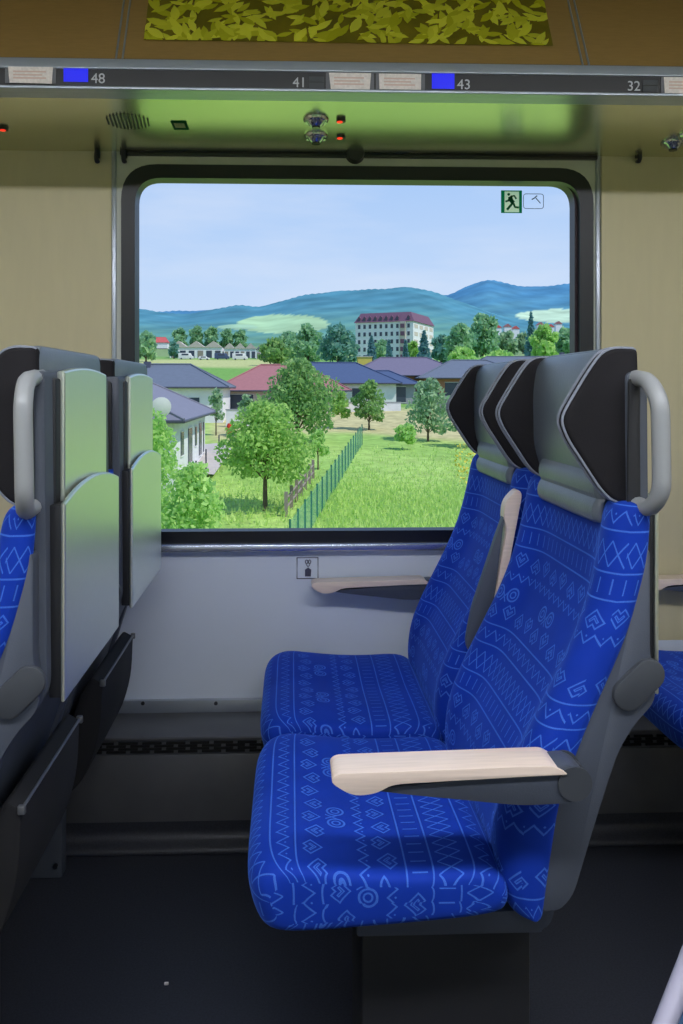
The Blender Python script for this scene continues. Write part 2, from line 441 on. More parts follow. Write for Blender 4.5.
# ------------------------------------------------------------------ luggage rack
def U(px, py, z=EYE+.627):                           # point of the rack's underside
    Y = (z-EYE)*F/(PY0-py); return P(px, py, Y)
RK = thing('luggage_rack', 'long pale metal luggage rack above the window with seat number displays on its edge', 'luggage rack', (0, WY, EYE+.63))
def R_(o): o.location = o.location-Vector((0, WY, EYE+.63)) if o.location.length else Vector((0, -WY, -EYE-.63)); return o
b = prism(bmesh.new(), [(1.792, EYE+.627), (WY-.002, EYE+.624), (WY-.002, EYE+.655), (1.792, EYE+.66)], XL, XR, 'x')
R_(bm_obj('shelf', b, M['rack'], RK, smooth=False))
FY = 1.745
zf = lambda py: EYE+(PY0-py)*FY/F
b = prism(bmesh.new(), round_poly([(FY+.002, zf(92)), (1.792, EYE+.621), (1.796, EYE+.68), (FY+.004, zf(70))], .002), XL, XR, 'x')
R_(bm_obj('under_lip', b, M['rack_edge'], RK))
b = prism(bmesh.new(), round_poly([(FY-.003, zf(72)), (FY+.03, zf(72)), (FY+.03, zf(61)), (FY, zf(61))], .003), XL, XR, 'x')
prism(b, round_poly([(FY-.006, zf(92.5)), (FY+.02, zf(92.5)), (FY+.02, zf(89.5)), (FY-.006, zf(89.5))], .002), XL, XR, 'x')
R_(bm_obj('edge_profile', b, M['rack_edge'], RK))
strip = R_(bm_obj('display_strip', box(bmesh.new(), (XL, FY, zf(90)), (XR, FY+.012, zf(71.5))), M['black'], RK, smooth=False))
def fp(px, py, dy=0): return P(px, py, FY-dy)-Vector((0, WY, EYE+.63))
def plate(bm, px0, px1, py0, py1, dy, th=.001, skew=0, mi=0):
    a = fp(px0, py1, dy); c = fp(px1, py0, dy)
    q = [(a.x+skew, a.z), (c.x-skew*.2, a.z-skew*.4), (c.x+skew*.6, c.z), (a.x, c.z)]
    prism(bm, q, a.y, a.y+th, 'y', mi=mi); return bm
for px0, px1, py0, py1 in ((63.5, 88, 67.5, 81.5), (432, 454.5, 73.5, 88.5)):
    bm_obj('screen', plate(bmesh.new(), px0, px1, py0, py1, .002), M['blue'], RK, smooth=False)
for s_, px, py in (('48', 91, 83), ('43', 457, 89), ('41', 292.5, 87), ('32', 627, 90.5)):
    text('seat_number', s_, .0295, M['ink'], RK, fp(px, py, .0012))
for px0, py0 in ((309, 76.5), (643, 80)):
    b = plate(bmesh.new(), px0, px0+15, py0, py0+5, .0015); plate(b, px0, px0+15, py0+6, py0+11.5, .0015)
    bm_obj('seat_symbol', b, M['disc'], RK, smooth=False)
labels = ((8, 52, 67, 82.5, .003), (329, 370, 73.2, 89, .004), (379, 421, 74, 89, .001), (664, 705, 77.5, 93, .002))
for px0, px1, py0, py1, sk in labels:
    s_ = bm_obj('reservation_slip', plate(bmesh.new(), px0, px1, py0, py1, .003, skew=sk), M['paper'], RK, smooth=False)
    b = bmesh.new()
    for k in range(3): plate(b, px0+5, px1-6-4*(k % 2), py0+4+k*3.2, py0+5+k*3.2, .0034, .0003)
    bm_obj('print', b, M['paper_ink'], s_, smooth=False)
    bm_obj('slip_holder', plate(bmesh.new(), px0-3, px1+4, py0-.5, py0+15.8, .0016), M['duct'], RK, smooth=False)
# underside fittings
def uo(px, py): return U(px, py)-Vector((0, WY, EYE+.63))
def reading_lamp(px, py):
    p = uo(px, py); p.z = -.0055
    b = bmesh.new()
    prof = [(.030, .004), (.030, -.003), (.026, -.008), (.021, -.006), (.018, -.012), (.012, -.018), (.0, -.020)]
    N = 24; rings = [[b.verts.new((r*math.cos(a*2*math.pi/N), r*math.sin(a*2*math.pi/N), z)) for a in range(N)] for r, z in prof[:-1]]
    for A, B in zip(rings, rings[1:]):
        for j in range(N): b.faces.new((A[j], A[(j+1) % N], B[(j+1) % N], B[j]))
    b.faces.new(rings[-1])
    o = bm_obj('reading_lamp', b, M['chrome'], RK, loc=p)
    bm_obj('lens', cyl(bmesh.new(), (0, 0, -.019), .010, .004, 'z', 16), M['lampglass'], o)
for px, py in ((316, 118), (316, 134.5), (673, 137.5), (690, 130)): reading_lamp(px, py)
for px, py in ((341, 118), (341, 134.5), (4, 130)):
    p = uo(px, py); p.z = -.007
    o = bm_obj('lamp_button', cyl(bmesh.new(), (0, 0, 0), .011, .008, 'z', 16), M['hook'], RK, loc=p)
    bm_obj('glowing_dot', cyl(bmesh.new(), (-.003, 0, -.0045), .0065, .002, 'z', 12), M['red'], o)
c = uo(128, 122.5); b = bmesh.new()
for k in range(12):
    x = -.046+k*.0084; h = .055*math.sqrt(max(.12, 1-(x/.052)**2))
    box(b, (x-.0018, -h, -.0012), (x+.0018, h, .001), rot=None)
g = bm_obj('speaker_grille', b, M['hook'], RK, smooth=False); c.z = -.0055; g.location = c; g.rotation_euler = (0, 0, .10)
p = uo(180, 126); p.z = -.0055  # reflection of a sign in the underside, modelled as a coloured plate
o = bm_obj('small_sticker', box(bmesh.new(), (-.018, -.03, -.0008), (.018, .03, .001)), M['sign_green'], RK, smooth=False, loc=p)
bm_obj('white_mark', box(bmesh.new(), (-.012, -.02, -.0014), (.012, .012, 0)), M['sign_pale'], o, smooth=False)

# coat hooks and window catch
for i, (px, lab) in enumerate(((98, 'leftmost small dark coat hook under the luggage rack'), (125, 'small dark coat hook at the upper left corner of the window'), (637, 'small dark coat hook on the cream wall right of the window'))):
    p = P(px, 155, WY)
    b = tube(bmesh.new(), arc_path([(0, 0, .016), (0, -.012, .012), (0, -.022, -.012), (0, -.012, -.022), (0, -.002, -.018)], .01), .0045, 8, r2=.006)
    box(b, (-.006, -.006, -.01), (.006, .001, .02), .002)
    tag(bm_obj('coat_hook', b, M['hook'], loc=(p.x, WY, p.z)), lab, 'hook', 'coat hooks under the luggage rack')
p = P(355, 156, WY)
t = thing('window_catch', 'round black catch above the top edge of the window', 'catch', (p.x, WY, p.z))
bm_obj('knob', cyl(bmesh.new(), (0, -.012, .004), .026, .022, 'y', 24, .022), M['hook'], t)
bm_obj('base_plate', box(bmesh.new(), (-.02, -.006, .0), (.02, .001, .03), .002), M['hook'], t)

# stickers on pane and panel
p0, p1 = P(501, 213, WY+.043), P(522, 190.5, WY+.043)
t = thing('exit_sign', 'green emergency exit sticker with running man on the window glass', 'sign', (p0.x, WY+.043, p0.z))
W_, H_ = p1.x-p0.x, p1.z-p0.z
def flat(rects):
    b = bmesh.new()
    for x0_, x1_, z0_, z1_ in rects: b.faces.new([b.verts.new((W_*x, 0, H_*z)) for x, z in ((x0_, z0_), (x1_, z0_), (x1_, z1_), (x0_, z1_))])
    return b
bm_obj('green_field', flat(((0, .17, 0, 1), (.86, 1, 0, 1), (.17, .86, 0, .04), (.17, .86, .95, 1))), M['sign_green'], t, smooth=False)
bm_obj('pale_field', flat(((.17, .86, .04, .95),)), M['sign_pale'], t, smooth=False)
b = bmesh.new()
def limb(pts, r):
    tube(b, [(W_*x, -.0018, H_*(1-z)) for x, z in pts], r*W_, 6, r2=.0004, up=(1, 0, 0) if abs(pts[0][0]-pts[-1][0]) < .05 else (0, 0, 1))
cyl(b, (W_*.36, -.0016, H_*.82), W_*.065, .001, 'y', 12)
limb([(.42, .28), (.48, .45), (.58, .56)], .10)
limb([(.44, .28), (.62, .24), (.72, .38)], .04)
limb([(.42, .30), (.34, .46), (.20, .50)], .045)
limb([(.56, .54), (.44, .68), (.28, .86)], .055)
limb([(.58, .56), (.66, .74), (.84, .76)], .05)
bm_obj('running_man', b, M['sign_green'], t)
p0, p1 = P(523.5, 208.5, WY+.043), P(543.5, 194, WY+.043)
t = thing('hammer_sticker', 'small clear sticker outlining an emergency hammer beside the exit sign', 'sticker', (p0.x, WY+.043, p0.z))
W_, H_ = p1.x-p0.x, p1.z-p0.z
b = tube(bmesh.new(), [(q.x, 0, q.y) for q in round_poly([(0, 0), (W_, 0), (W_, H_), (0, H_)], .008)], .0009, 4, closed=True)
bm_obj('outline', b, M['sign_line'], t)
b = tube(bmesh.new(), [(W_*.62, 0, H_*.72), (W_*.85, 0, H_*.36)], .0014, 6); tube(b, [(W_*.42, 0, H_*.62), (W_*.55, 0, H_*.72), (W_*.68, 0, H_*.88)], .0016, 6)
bm_obj('hammer', b, M['sign_line'], t)
p0, p1 = P(297, 578.5, WY), P(318, 557.5, WY)
t = thing('litter_pictogram', 'small square outlined pictogram on the white panel below the window', 'sign', (p0.x, WY, p0.z))
W_, H_ = p1.x-p0.x, p1.z-p0.z
b = tube(bmesh.new(), [(x, -.001, z) for x, z in ((0, 0), (W_, 0), (W_, H_), (0, H_))], .0016, 4, closed=True)
bm_obj('border', b, M['pict'], t)
b = bmesh.new()
tube(b, [(W_*.46+W_*.06*math.cos(a)-W_*.0, -.001, H_*.80+H_*.09*math.sin(a)) for a in [k*math.pi/5 for k in range(10)]], .0011, 4, closed=True)
tube(b, [(W_*.60+W_*.06*math.cos(a), -.001, H_*.80+H_*.09*math.sin(a)) for a in [k*math.pi/5 for k in range(10)]], .0011, 4, closed=True)
tube(b, [(W_*.44, -.001, H_*.68), (W_*.53, -.001, H_*.54), (W_*.62, -.001, H_*.68)], .0011, 4)
prism(b, [(W_*.38, H_*.1), (W_*.66, H_*.1), (W_*.68, H_*.42), (W_*.53, H_*.52), (W_*.38, H_*.42)], -.0014, 0, 'y')
bm_obj('symbol', b, M['pict'], t)

# ------------------------------------------------------------------ bronze panel above the rack, window reflection drawn on it as painted leaf shapes
pb, ptop = Vector((0, 1.80, EYE+.70)), Vector((0, 1.93, EYE+.952))
bd = (ptop-pb).normalized(); nrm = Vector((0, -bd.z, bd.y))
def bp(x, s, lift=0): return pb+bd*s+nrm*lift+Vector((x, 0, 0))
LEN = (ptop-pb).length
b = bmesh.new()
q = [bp(XL, 0), bp(XR, 0), bp(XR, LEN), bp(XL, LEN)]
vs0 = [b.verts.new(v) for v in q]; vs1 = [b.verts.new(v-nrm*.02) for v in q]
b.faces.new(vs0); b.faces.new(vs1[::-1])
for i in range(4): b.faces.new((vs0[i], vs1[i], vs1[(i+1) % 4], vs0[(i+1) % 4]))
S('trim_7', b, M['brown'], smooth=False)
def s_at(py):                                        # height along the panel for a pixel row
    lo, hi = 0, LEN
    for _ in range(40):
        mid = (lo+hi)/2; v = bp(0, mid)
        if PY0-F*(v.z-EYE)/v.y > py: lo = mid
        else: hi = mid
    return lo
for i, px in enumerate((122, 580)):
    b = bmesh.new(); yy = 1.84
    for d in (-.006, .008):
        x = P(px, 25, yy).x+d
        tube(b, [bp(x, 0, .001), bp(x, LEN, .001)], .0022, 6)
    S('trim_%d' % (8+i), b, M['rack_edge'])
S('trim_10', box(bmesh.new(), (XL, 1.757, EYE+.69), (XR, 1.80, EYE+.694)), M['black'], smooth=False)
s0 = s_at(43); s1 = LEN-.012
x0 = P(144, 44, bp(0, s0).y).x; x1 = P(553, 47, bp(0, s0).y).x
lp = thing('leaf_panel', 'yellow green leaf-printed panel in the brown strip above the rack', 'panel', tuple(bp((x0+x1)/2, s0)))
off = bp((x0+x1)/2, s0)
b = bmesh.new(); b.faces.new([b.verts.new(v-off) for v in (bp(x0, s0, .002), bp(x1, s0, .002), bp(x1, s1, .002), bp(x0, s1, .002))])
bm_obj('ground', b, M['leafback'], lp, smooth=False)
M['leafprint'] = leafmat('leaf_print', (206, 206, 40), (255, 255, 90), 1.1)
b = bmesh.new(); rnd = random.Random(3)
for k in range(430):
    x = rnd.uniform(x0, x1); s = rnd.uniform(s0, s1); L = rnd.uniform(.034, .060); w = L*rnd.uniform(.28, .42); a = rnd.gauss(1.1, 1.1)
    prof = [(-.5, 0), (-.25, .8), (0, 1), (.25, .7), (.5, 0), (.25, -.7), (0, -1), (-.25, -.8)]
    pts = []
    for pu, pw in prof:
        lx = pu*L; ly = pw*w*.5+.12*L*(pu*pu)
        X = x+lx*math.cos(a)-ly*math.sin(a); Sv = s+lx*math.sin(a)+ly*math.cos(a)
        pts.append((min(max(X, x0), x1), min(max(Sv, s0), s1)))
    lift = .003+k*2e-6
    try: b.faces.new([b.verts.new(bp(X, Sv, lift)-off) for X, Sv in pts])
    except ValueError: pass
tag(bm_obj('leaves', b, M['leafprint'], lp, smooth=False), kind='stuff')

# ------------------------------------------------------------------ light strip added out of view to brighten the interior
M['lamp'] = mat('lamp_diffuser', (255, 250, 240), .5, emit=(246, 248, 255), estr=25.0)
for i, y in enumerate((.25,)):
    t = thing('ceiling_lamp', 'long white light strip in the ceiling over the aisle', 'ceiling lamp', (.3, y, ZC))
    bm_obj('diffuser', box(bmesh.new(), (-2.2, -.09, -.02), (2.2, .09, -.002), .006), M['lamp'], t)
    bm_obj('housing', box(bmesh.new(), (-2.25, -.11, -.008), (2.25, .11, 0), .003), M['rack_edge'], t)

# ================================================================== THE SEATS
YC1, YC2, PITCH = 1.365, 1.865, .85
def build_seat():
    root = thing('train_seat', None, 'seat')
    # cushion -------------------------------------------------
    HW = .232
    ys = [-HW, -HW+.004, -HW+.014, -HW+.03, -.17, -.12, -.06, 0, .06, .12, .17, HW-.03, HW-.014, HW-.004, HW]
    shr = [.014, .006, .0015, 0]+[0]*7+[0, .0015, .006, .014]
    rows = []; vv = []
    for y, sh in zip(ys, shr):
        ax = abs(y); xf = -.066+max(0, (ax-.15)/.082)**2.2*.022
        dome = .006*(1-(y/HW)**2)-.010*math.exp(-((ax)/.09)**2)
        prof = [(.305, .405), (.305, .445), (.27, .462), (.20, .456), (.12, .457), (.05, .464), (.0, .470), (xf+.03, .468), (xf+.010, .458), (xf, .438), (xf+.004, .41), (xf+.012, .385), (xf+.026, .374), (.05, .376), (.18, .384), (.29, .392)]
        ring = []
        for x, z in prof:
            top = z > .43
            zz = z+(dome if z > .45 else 0)
            cx, cz = .13, .42
            dx = sh if x < cx-.1 else (-sh if x > cx+.1 else 0)
            dz = -sh if z > cz else sh
            ring.append((x+dx, y, zz+dz))
        rows.append(ring)
    arc = [0]; base = rows[7]
    for j in range(1, len(base)+1):
        a = Vector(base[j-1]); c = Vector(base[j % len(base)]); arc.append(arc[-1]+(a-c).length)
    jf = 7
    vmap = [.285+(arc[j]-arc[jf]) for j in range(len(arc))]
    n = len(base)
    def uvs(i, j): return (ys[i], vmap[j])
    def capuv(i, j, z):
        x, y, _ = rows[i][j % n]; e = .47-z
        return (y+(e if y > 0 else -e), .285-x)
    cu = grid_obj('seat_cushion', rows, M['fabric'], root, uvs=uvs, capuv=capuv, capline=.42)
    md = cu.modifiers.new('s', 'SUBSURF'); md.levels = 1; md.render_levels = 2
    # piping line round the cushion's flank
    # backrest ------------------------------------------------
    FX = [(.385, .305), (.44, .292), (.50, .292), (.555, .303), (.64, .342), (.75, .398), (.82, .424), (.89, .441), (.95, .452), (.99, .460)]
    RX = [(.385, .356), (.44, .362), (.555, .380), (.665, .422), (.776, .474), (.887, .504), (.99, .510)]
    zs = [.385, .388, .40, .43, .47, .51, .555, .60, .64, .69, .74, .79, .84, .88, .915, .94, .954, .963, .966]
    endk = [.018, .008, .002]+[0]*13+[.003, .010, .022]
    fy = [-.232, -.222, -.205, -.186, -.168, -.148, -.12, -.06, 0, .06, .12, .148, .168, .186, .205, .222, .232]
    rows = []; us = []; vs_ = [0]
    for z, ek in zip(zs, endk):
        xf = sinterp(FX, z); xr = interp(RX, z); rec = interp([(.385, .004), (.5, .012), (.62, .030), (.8, .032), (.93, .020), (.99, .012)], z)
        ring = []
        for y in fy:
            ay = abs(y); bl = min(1, max(0, (ay-.125)/.06)); bl = bl*bl*(3-2*bl)
            rnd_ = max(0, (ay-.205)/.027)**2*.022
            x = xf+rec*(1-bl)+rnd_+ek
            ring.append((x, y*(1-ek*.6), z))
        ring += [(xr-.016-ek*.3, .234*(1-ek*.6), z), (xr-ek*.3, .222*(1-ek*.6), z), (xr-.02, .19, z), (xr-.02, 0, z), (xr-.02, -.19, z), (xr-ek*.3, -.222*(1-ek*.6), z), (xr-.016-ek*.3, -.234*(1-ek*.6), z)]
        rows.append(ring)
    for i in range(1, len(zs)): vs_.append(vs_[-1]+(Vector(rows[i][8])-Vector(rows[i-1][8])).length)
    top = vs_[-1]; ref = rows[9]; ua = [0]
    for j in range(1, len(ref)+1): ua.append(ua[-1]+(Vector(ref[j-1])-Vector(ref[j % len(ref)])).length)
    bk = grid_obj('backrest', rows, M['fabric'], root, uvs=lambda i, j: (ua[j], (top-vs_[i])-.062))
    md = bk.modifiers.new('s', 'SUBSURF'); md.levels = 1; md.render_levels = 2
    # headrest ------------------------------------------------
    prof = round_poly([(.462, .985), (.452, 1.02), (.450, 1.12), (.458, 1.168), (.474, 1.184), (.490, 1.18), (.497, 1.15), (.492, .985)], [.003,.02,.03,.014,.012,.01,.01,.003], 4)
    hd = bm_obj('headrest', prism(bmesh.new(), prof, -.172, .172, 'y', .008, 2), M['leather'], root)
    wo = round_poly([(.496, 1.182), (.452, 1.184), (.426, 1.150), (.386, 1.082), (.396, 1.054), (.454, .966), (.486, .958), (.502, .98)], [.008,.03,.04,.018,.018,.03,.015,.012], 5)
    for s in (-1, 1):
        y0, y1 = (.166, .196) if s > 0 else (-.196, -.166)
        w = bm_obj('headrest_wing', prism(bmesh.new(), wo, y0, y1, 'y', .007, 3), M['wing'], hd)
        for yy in ((y0, y1)):
            n0 = len(wo); k0, k1 = 6, int(n0*.82)
            b = tube(bmesh.new(), [(q.x-.0015, yy*1.0+(.005 if yy == y0 else -.005), q.y) for q in wo[2:k1]], .0021, 6)
            bm_obj('piping', b, M['piping'], w)
    bm_obj('rear_rim', prism(bmesh.new(), round_poly([(-.192, .985), (.192, .985), (.192, 1.186), (-.192, 1.186)], [.02,.02,.03,.03], 5), .478, .497, 'x', .006, 2), M['leather'], hd)
    # ribbed neck pad
    b = bmesh.new(); rows = []
    pz = [.922, .926, .940, .955, .960, .965, .980, .994, .999, 1.004, 1.02]; px_ = [.012, .004, -.001, .001, .007, .001, -.002, .001, .007, .002, .006]
    for z, dx in zip(pz, px_):
        xf = .452+dx+(.985-z)*.10*(-1)
        rows.append([(xf+(.012 if abs(y) > .145 else 0), y, z) for y in (-.15, -.143, -.1, -.05, 0, .05, .1, .143, .15)]+[(.478, .15, z), (.478, -.15, z)])
    npd = grid_obj('neck_pad', rows, M['leather'], root)
    md = npd.modifiers.new('s', 'SUBSURF'); md.levels = 1; md.render_levels = 1
    # shells --------------------------------------------------
    sh = round_poly([(.476, 1.148), (.508, 1.150), (.512, .70), (.486, .665), (.462, .68), (.470, .80), (.478, .95)], [.01,.01,.02,.02,.01,.03,.02], 4)
    bm_obj('back_shell', prism(bmesh.new(), sh, -.2, .2, 'y', .004, 2), M['shell'], root)
    for s in (-1, 1):
        y0, y1 = sorted((s*.201, s*.206))
        bm_obj('side_groove', prism(bmesh.new(), round_poly([(.478, 1.14), (.494, 1.14), (.496, .74), (.46, .69), (.45, .70), (.474, .78)], .01), y0, y1, 'y', .001), M['shell_dark'], root)
    lo = round_poly([(.508, .70), (.486, .668), (.452, .615), (.415, .53), (.384, .42), (.368, .355), (.10, .352), (.09, .375), (.345, .385), (.40, .55), (.44, .66), (.462, .70)], [.006,.02,.03,.06,.06,.02,.01,.005,.03,.05,.05,.01], 4)
    bm_obj('lower_shell', prism(bmesh.new(), lo, -.198, .198, 'y', .004, 2), M['shell'], root)
    for s in (-1, 1):
        y0, y1 = sorted((s*.198, s*.226))
        sf = round_poly([(.50, .76), (.510, .69), (.480, .66), (.455, .62), (.425, .53), (.392, .42), (.372, .40), (.33, .40), (.33, .43), (.36, .55), (.40, .655), (.44, .73), (.47, .80), (.49, .90), (.50, .90)], [.01,.02,.02,.02,.05,.02,.01,.01,.01,.05,.05,.04,.03,.01,.01], 4)
        o = bm_obj('side_frame', prism(bmesh.new(), sf, y0, y1, 'y', .004, 2), M['shell'], root)
        # pivot cover: a slanted capsule
        cx, cz, L_, r_ = .482, .714, .020, .022
        pts = []
        for k in range(18):
            a = math.pi/4+math.pi/2+math.pi*k/17 if False else None
        d = Vector((.72, .69)).normalized(); nn = Vector((-d.y, d.x))
        for k in range(10):
            a = -math.pi/2+math.pi*k/9; pts.append(Vector((cx, cz))+d*(L_+r_*math.cos(a))+nn*r_*math.sin(a))
        for k in range(10):
            a = math.pi/2+math.pi*k/9; pts.append(Vector((cx, cz))+d*(-L_+r_*math.cos(a))+nn*r_*math.sin(a))
        ya, yb = sorted((s*.222, s*.234))
        bm_obj('pivot_cover', prism(bmesh.new(), pts, ya, yb, 'y', .003, 2), M['disc'], o)
    # rear: upper panel, folding table, pocket
    def curved_panel(name, yh, z0, z1, xin, th, arc_):
        b = bmesh.new(); n = 12
        out = [(-yh, z0), (yh, z0)]
        for k in range(n+1):
            y = yh-2*yh*k/n; out.append((y, z1-arc_*(y/yh)**2))
        out = round_poly(out[:2], 0)+[Vector(p) for p in out[2:]]
        prism(b, out, xin, xin+th, 'x', .0035, 2)
        return bm_obj(name, b, M['metal'], root, smooth=False)
    curved_panel('upper_panel', .138, .90, 1.158, .507, .012, .008)
    bk2 = bm_obj('panel_back', box(bmesh.new(), (.500, -.162, .72), (.513, .162, 1.14), .004), M['shell_dark'], root)
    tb = curved_panel('folding_table', .184, .683, .985, .525, .007, .022)
    bm_obj('table_edge', box(bmesh.new(), (.508, -.181, .687), (.526, .181, .960), .003), M['shell_dark'], tb)
    return root
def pocket(root):
    b = prism(bmesh.new(), round_poly([(.474, .536), (.470, .44), (.443, .35), (.392, .298), (.378, .32), (.40, .42), (.43, .52), (.452, .548)], [.006,.04,.05,.02,.02,.03,.03,.006], 4), -.192, .13, 'y', .008, 2)
    pk = bm_obj('magazine_pocket', b, M['pocket'], root)
    b = tube(bmesh.new(), [(.474, -.190, .537), (.474, .128, .537)], .0025, 8)
    for y in (-.19, .128): box(b, (.468, y-.004, .529), (.479, y+.004, .542), .002)
    bm_obj('rim_rod', b, M['rod'], pk)
    return root
def armrest(root, y, raised=False, w=.058):
    """wood-topped arm pivoting behind the seat; lowered, or folded up beside the backrest"""
    HX, HZ = .371, .608
    body = round_poly([(.10, .604), (.30, .620), (HX, HZ+.026), (HX+.026, HZ), (HX, HZ-.026), (.30, .580), (.15, .597)], [.004,.02,.018,.018,.018,.02,.004], 5)
    cap = round_poly([(.050, .617), (.058, .628), (.340, .634), (.362, .622), (.30, .620), (.13, .613), (.112, .602), (.080, .598)], [.01,.012,.006,.006,.01,.02,.012,.016], 5)
    b0 = prism(bmesh.new(), body, y-w/2+.006, y+w/2-.006, 'y', .003, 2)
    b1 = prism(bmesh.new(), cap, y-w/2, y+w/2, 'y', .007, 3)
    b2 = bmesh.new()
    for s in (-1, 1): cyl(b2, (HX, y+s*(w/2-.005), HZ), .0225, .004, 'y', 24)
    cyl(b2, (HX+.012, y+(.05 if y < 0 else -.05), HZ), .012, .09, 'y', 12)
    if raised:
        mt = Matrix.Translation((HX-.006, 0, HZ+.010)) @ Matrix.Rotation(math.radians(102), 4, 'Y') @ Matrix.Translation((-HX, 0, -HZ))
        for b in (b0, b1): bmesh.ops.transform(b, matrix=mt, verts=b.verts)
    o = bm_obj('armrest', b0, M['shell'], root)
    bm_obj('wood_cap', b1, M['wood'], o); bm_obj('pivot_disc', b2, M['disc'], o)
    return o
win = build_seat()
ais = copy_tree(win)
armrest(ais, -.268); armrest(ais, .249, True, .030); armrest(win, .285, w=.05)
path = arc_path([(.492, -.17, 1.142), (.494, -.236, 1.136), (.498, -.262, 1.106), (.500, -.262, .985), (.494, -.240, .958), (.490, -.17, .962)], .018, 5)
bm_obj('grab_handle', tube(bmesh.new(), path, .011, 12, r2=.016, up=(0, 0, 1)) if False else tube(bmesh.new(), path, .0115, 12, r2=.0125), M['handle'], ais)
ais.location = (0, YC1, 0); win.location = (0, YC2, 0)
grp = 'blue patterned train seats'
tag(ais, 'blue patterned aisle seat in front with its wood-topped armrest lowered', group=grp)
tag(win, 'blue patterned window seat behind the front aisle seat, right half of view', group=grp)
rs = [copy_tree(ais), copy_tree(win)]
la, lw = rs
pocket(la); pocket(lw)
la.name = 'train_seat.002'; la.location.x = -PITCH; la['label'] = 'left aisle seat seen from behind with grey grab handle and large table panel'
lw.location.x = -PITCH; lw['label'] = 'left window seat seen from behind between the left aisle seat and the window'
nw = copy_tree(win); nw.location.x = PITCH; nw['label'] = 'blue window seat of the next row, mostly hidden at right edge'
def pedestal(x, lab):
    t = thing('seat_pedestal', lab, 'seat base', (x, YC1, 0), 'seat pedestals')
    b = box(bmesh.new(), (.105, -.13, 0), (.36, .06, .34), .006)
    bm_obj('column', b, M['shell_dark'], t)
    bm_obj('top_plate', box(bmesh.new(), (.095, -.16, .325), (.37, .72, .352), .005), M['shell'], t)
    f = bm_obj('foot', box(bmesh.new(), (.23, .56, 0), (.325, .60, .33), .005), M['shell'], t)
    bm_obj('screw', cyl(bmesh.new(), (.31, .558, .03), .006, .008, 'y', 10), M['steel'], f)
pedestal(0, 'dark box pedestal under the front blue aisle seat')
pedestal(-PITCH, 'dark pedestal under the left pair of seats')
pedestal(PITCH, 'dark pedestal under the seats of the next row at right edge')
# blurred corner of an armrest across the aisle
M['teal'] = mat('teal_cloth', (34, 66, 96), .8, noise=.1, nscale=300)
M['lilac'] = mat('pale_armrest_top', (152, 150, 168), .5)
a0, a1 = P(706, 915, .72), P(655, 1050, .62)
t = thing('near_armrest', 'pale slanted armrest edge with teal side in the lower right corner', 'armrest', (a0.x, a0.y, a0.z))
d = (a1-a0); side = Vector((.07, -.03, -.03))
b = bmesh.new(); tube(b, [d*-.6, d*0, d*.5, d*1.1, d*1.5], .009, 10, r2=.008)
bm_obj('pale_edge', b, M['lilac'], t)
b = bmesh.new()
q0 = [d*-.6+Vector((.004, 0, -.002)), d*1.5+Vector((.004, 0, -.002)), d*1.5+Vector((.15, -.06, -.03)), d*-.6+Vector((.15, -.06, -.03))]
vt = [b.verts.new(v) for v in q0]; vb = [b.verts.new(v+Vector((0, 0, -.05))) for v in q0]
b.faces.new(vt); b.faces.new(vb[::-1])
for i in range(4): b.faces.new((vt[i], vb[i], vb[(i+1) % 4], vt[(i+1) % 4]))
bm_obj('teal_side', b, M['teal'], t)
bm_obj('support', box(bmesh.new(), (.06, -.10, -t.location.z), (.14, -.02, -.06), .006), M['shell_dark'], t)
# ================================================================== OUTSIDE
W = bpy.data.worlds.new('sky'); bpy.context.scene.world = W; W.use_nodes = True
nt = W.node_tree; bg = nt.nodes['Background']
tc = nt.nodes.new('ShaderNodeTexCoord'); sp = nt.nodes.new('ShaderNodeSeparateXYZ'); nt.links.new(tc.outputs['Generated'], sp.inputs[0])
cr = nt.nodes.new('ShaderNodeValToRGB'); nt.links.new(sp.outputs[2], cr.inputs[0])
e = cr.color_ramp.elements
e[0].position = 0; e[0].color = (*lin((150, 165, 150)), 1); e[1].position = 1; e[1].color = (*lin((96, 150, 226)), 1)
for p_, c_ in ((.03, (204, 222, 248)), (.12, (194, 218, 250)), (.26, (168, 202, 248)), (.5, (124, 176, 240))):
    k = cr.color_ramp.elements.new(p_); k.color = (*lin(c_), 1)
mp = nt.nodes.new('ShaderNodeMapping'); mp.inputs['Scale'].default_value = (2, 2, 9); nt.links.new(tc.outputs['Generated'], mp.inputs[0])
nz = nt.nodes.new('ShaderNodeTexNoise'); nz.inputs['Scale'].default_value = 2.2; nz.inputs['Detail'].default_value = 6; nt.links.new(mp.outputs[0], nz.inputs[0])
mr = nt.nodes.new('ShaderNodeMapRange'); mr.inputs[1].default_value = .48; mr.inputs[2].default_value = .75; mr.inputs[3].default_value = 0; mr.inputs[4].default_value = .28
nt.links.new(nz.outputs[0], mr.inputs[0])
mx = nt.nodes.new('ShaderNodeMix'); mx.data_type = 'RGBA'; nt.links.new(mr.outputs[0], mx.inputs[0]); nt.links.new(cr.outputs[0], mx.inputs[6])
mx.inputs[7].default_value = (*lin((236, 240, 250)), 1); nt.links.new(mx.outputs[2], bg.inputs[0]); bg.inputs[1].default_value = 1.0
sl = bpy.data.lights.new('sun', 'SUN'); sl.energy = 3.4; sl.angle = .01; sl.color = (1, .96, .88)
so = bpy.data.objects.new('sun', sl); C.objects.link(so)
so.rotation_euler = Vector((-.5, .30, -.81)).to_track_quat('-Z', 'Y').to_euler()

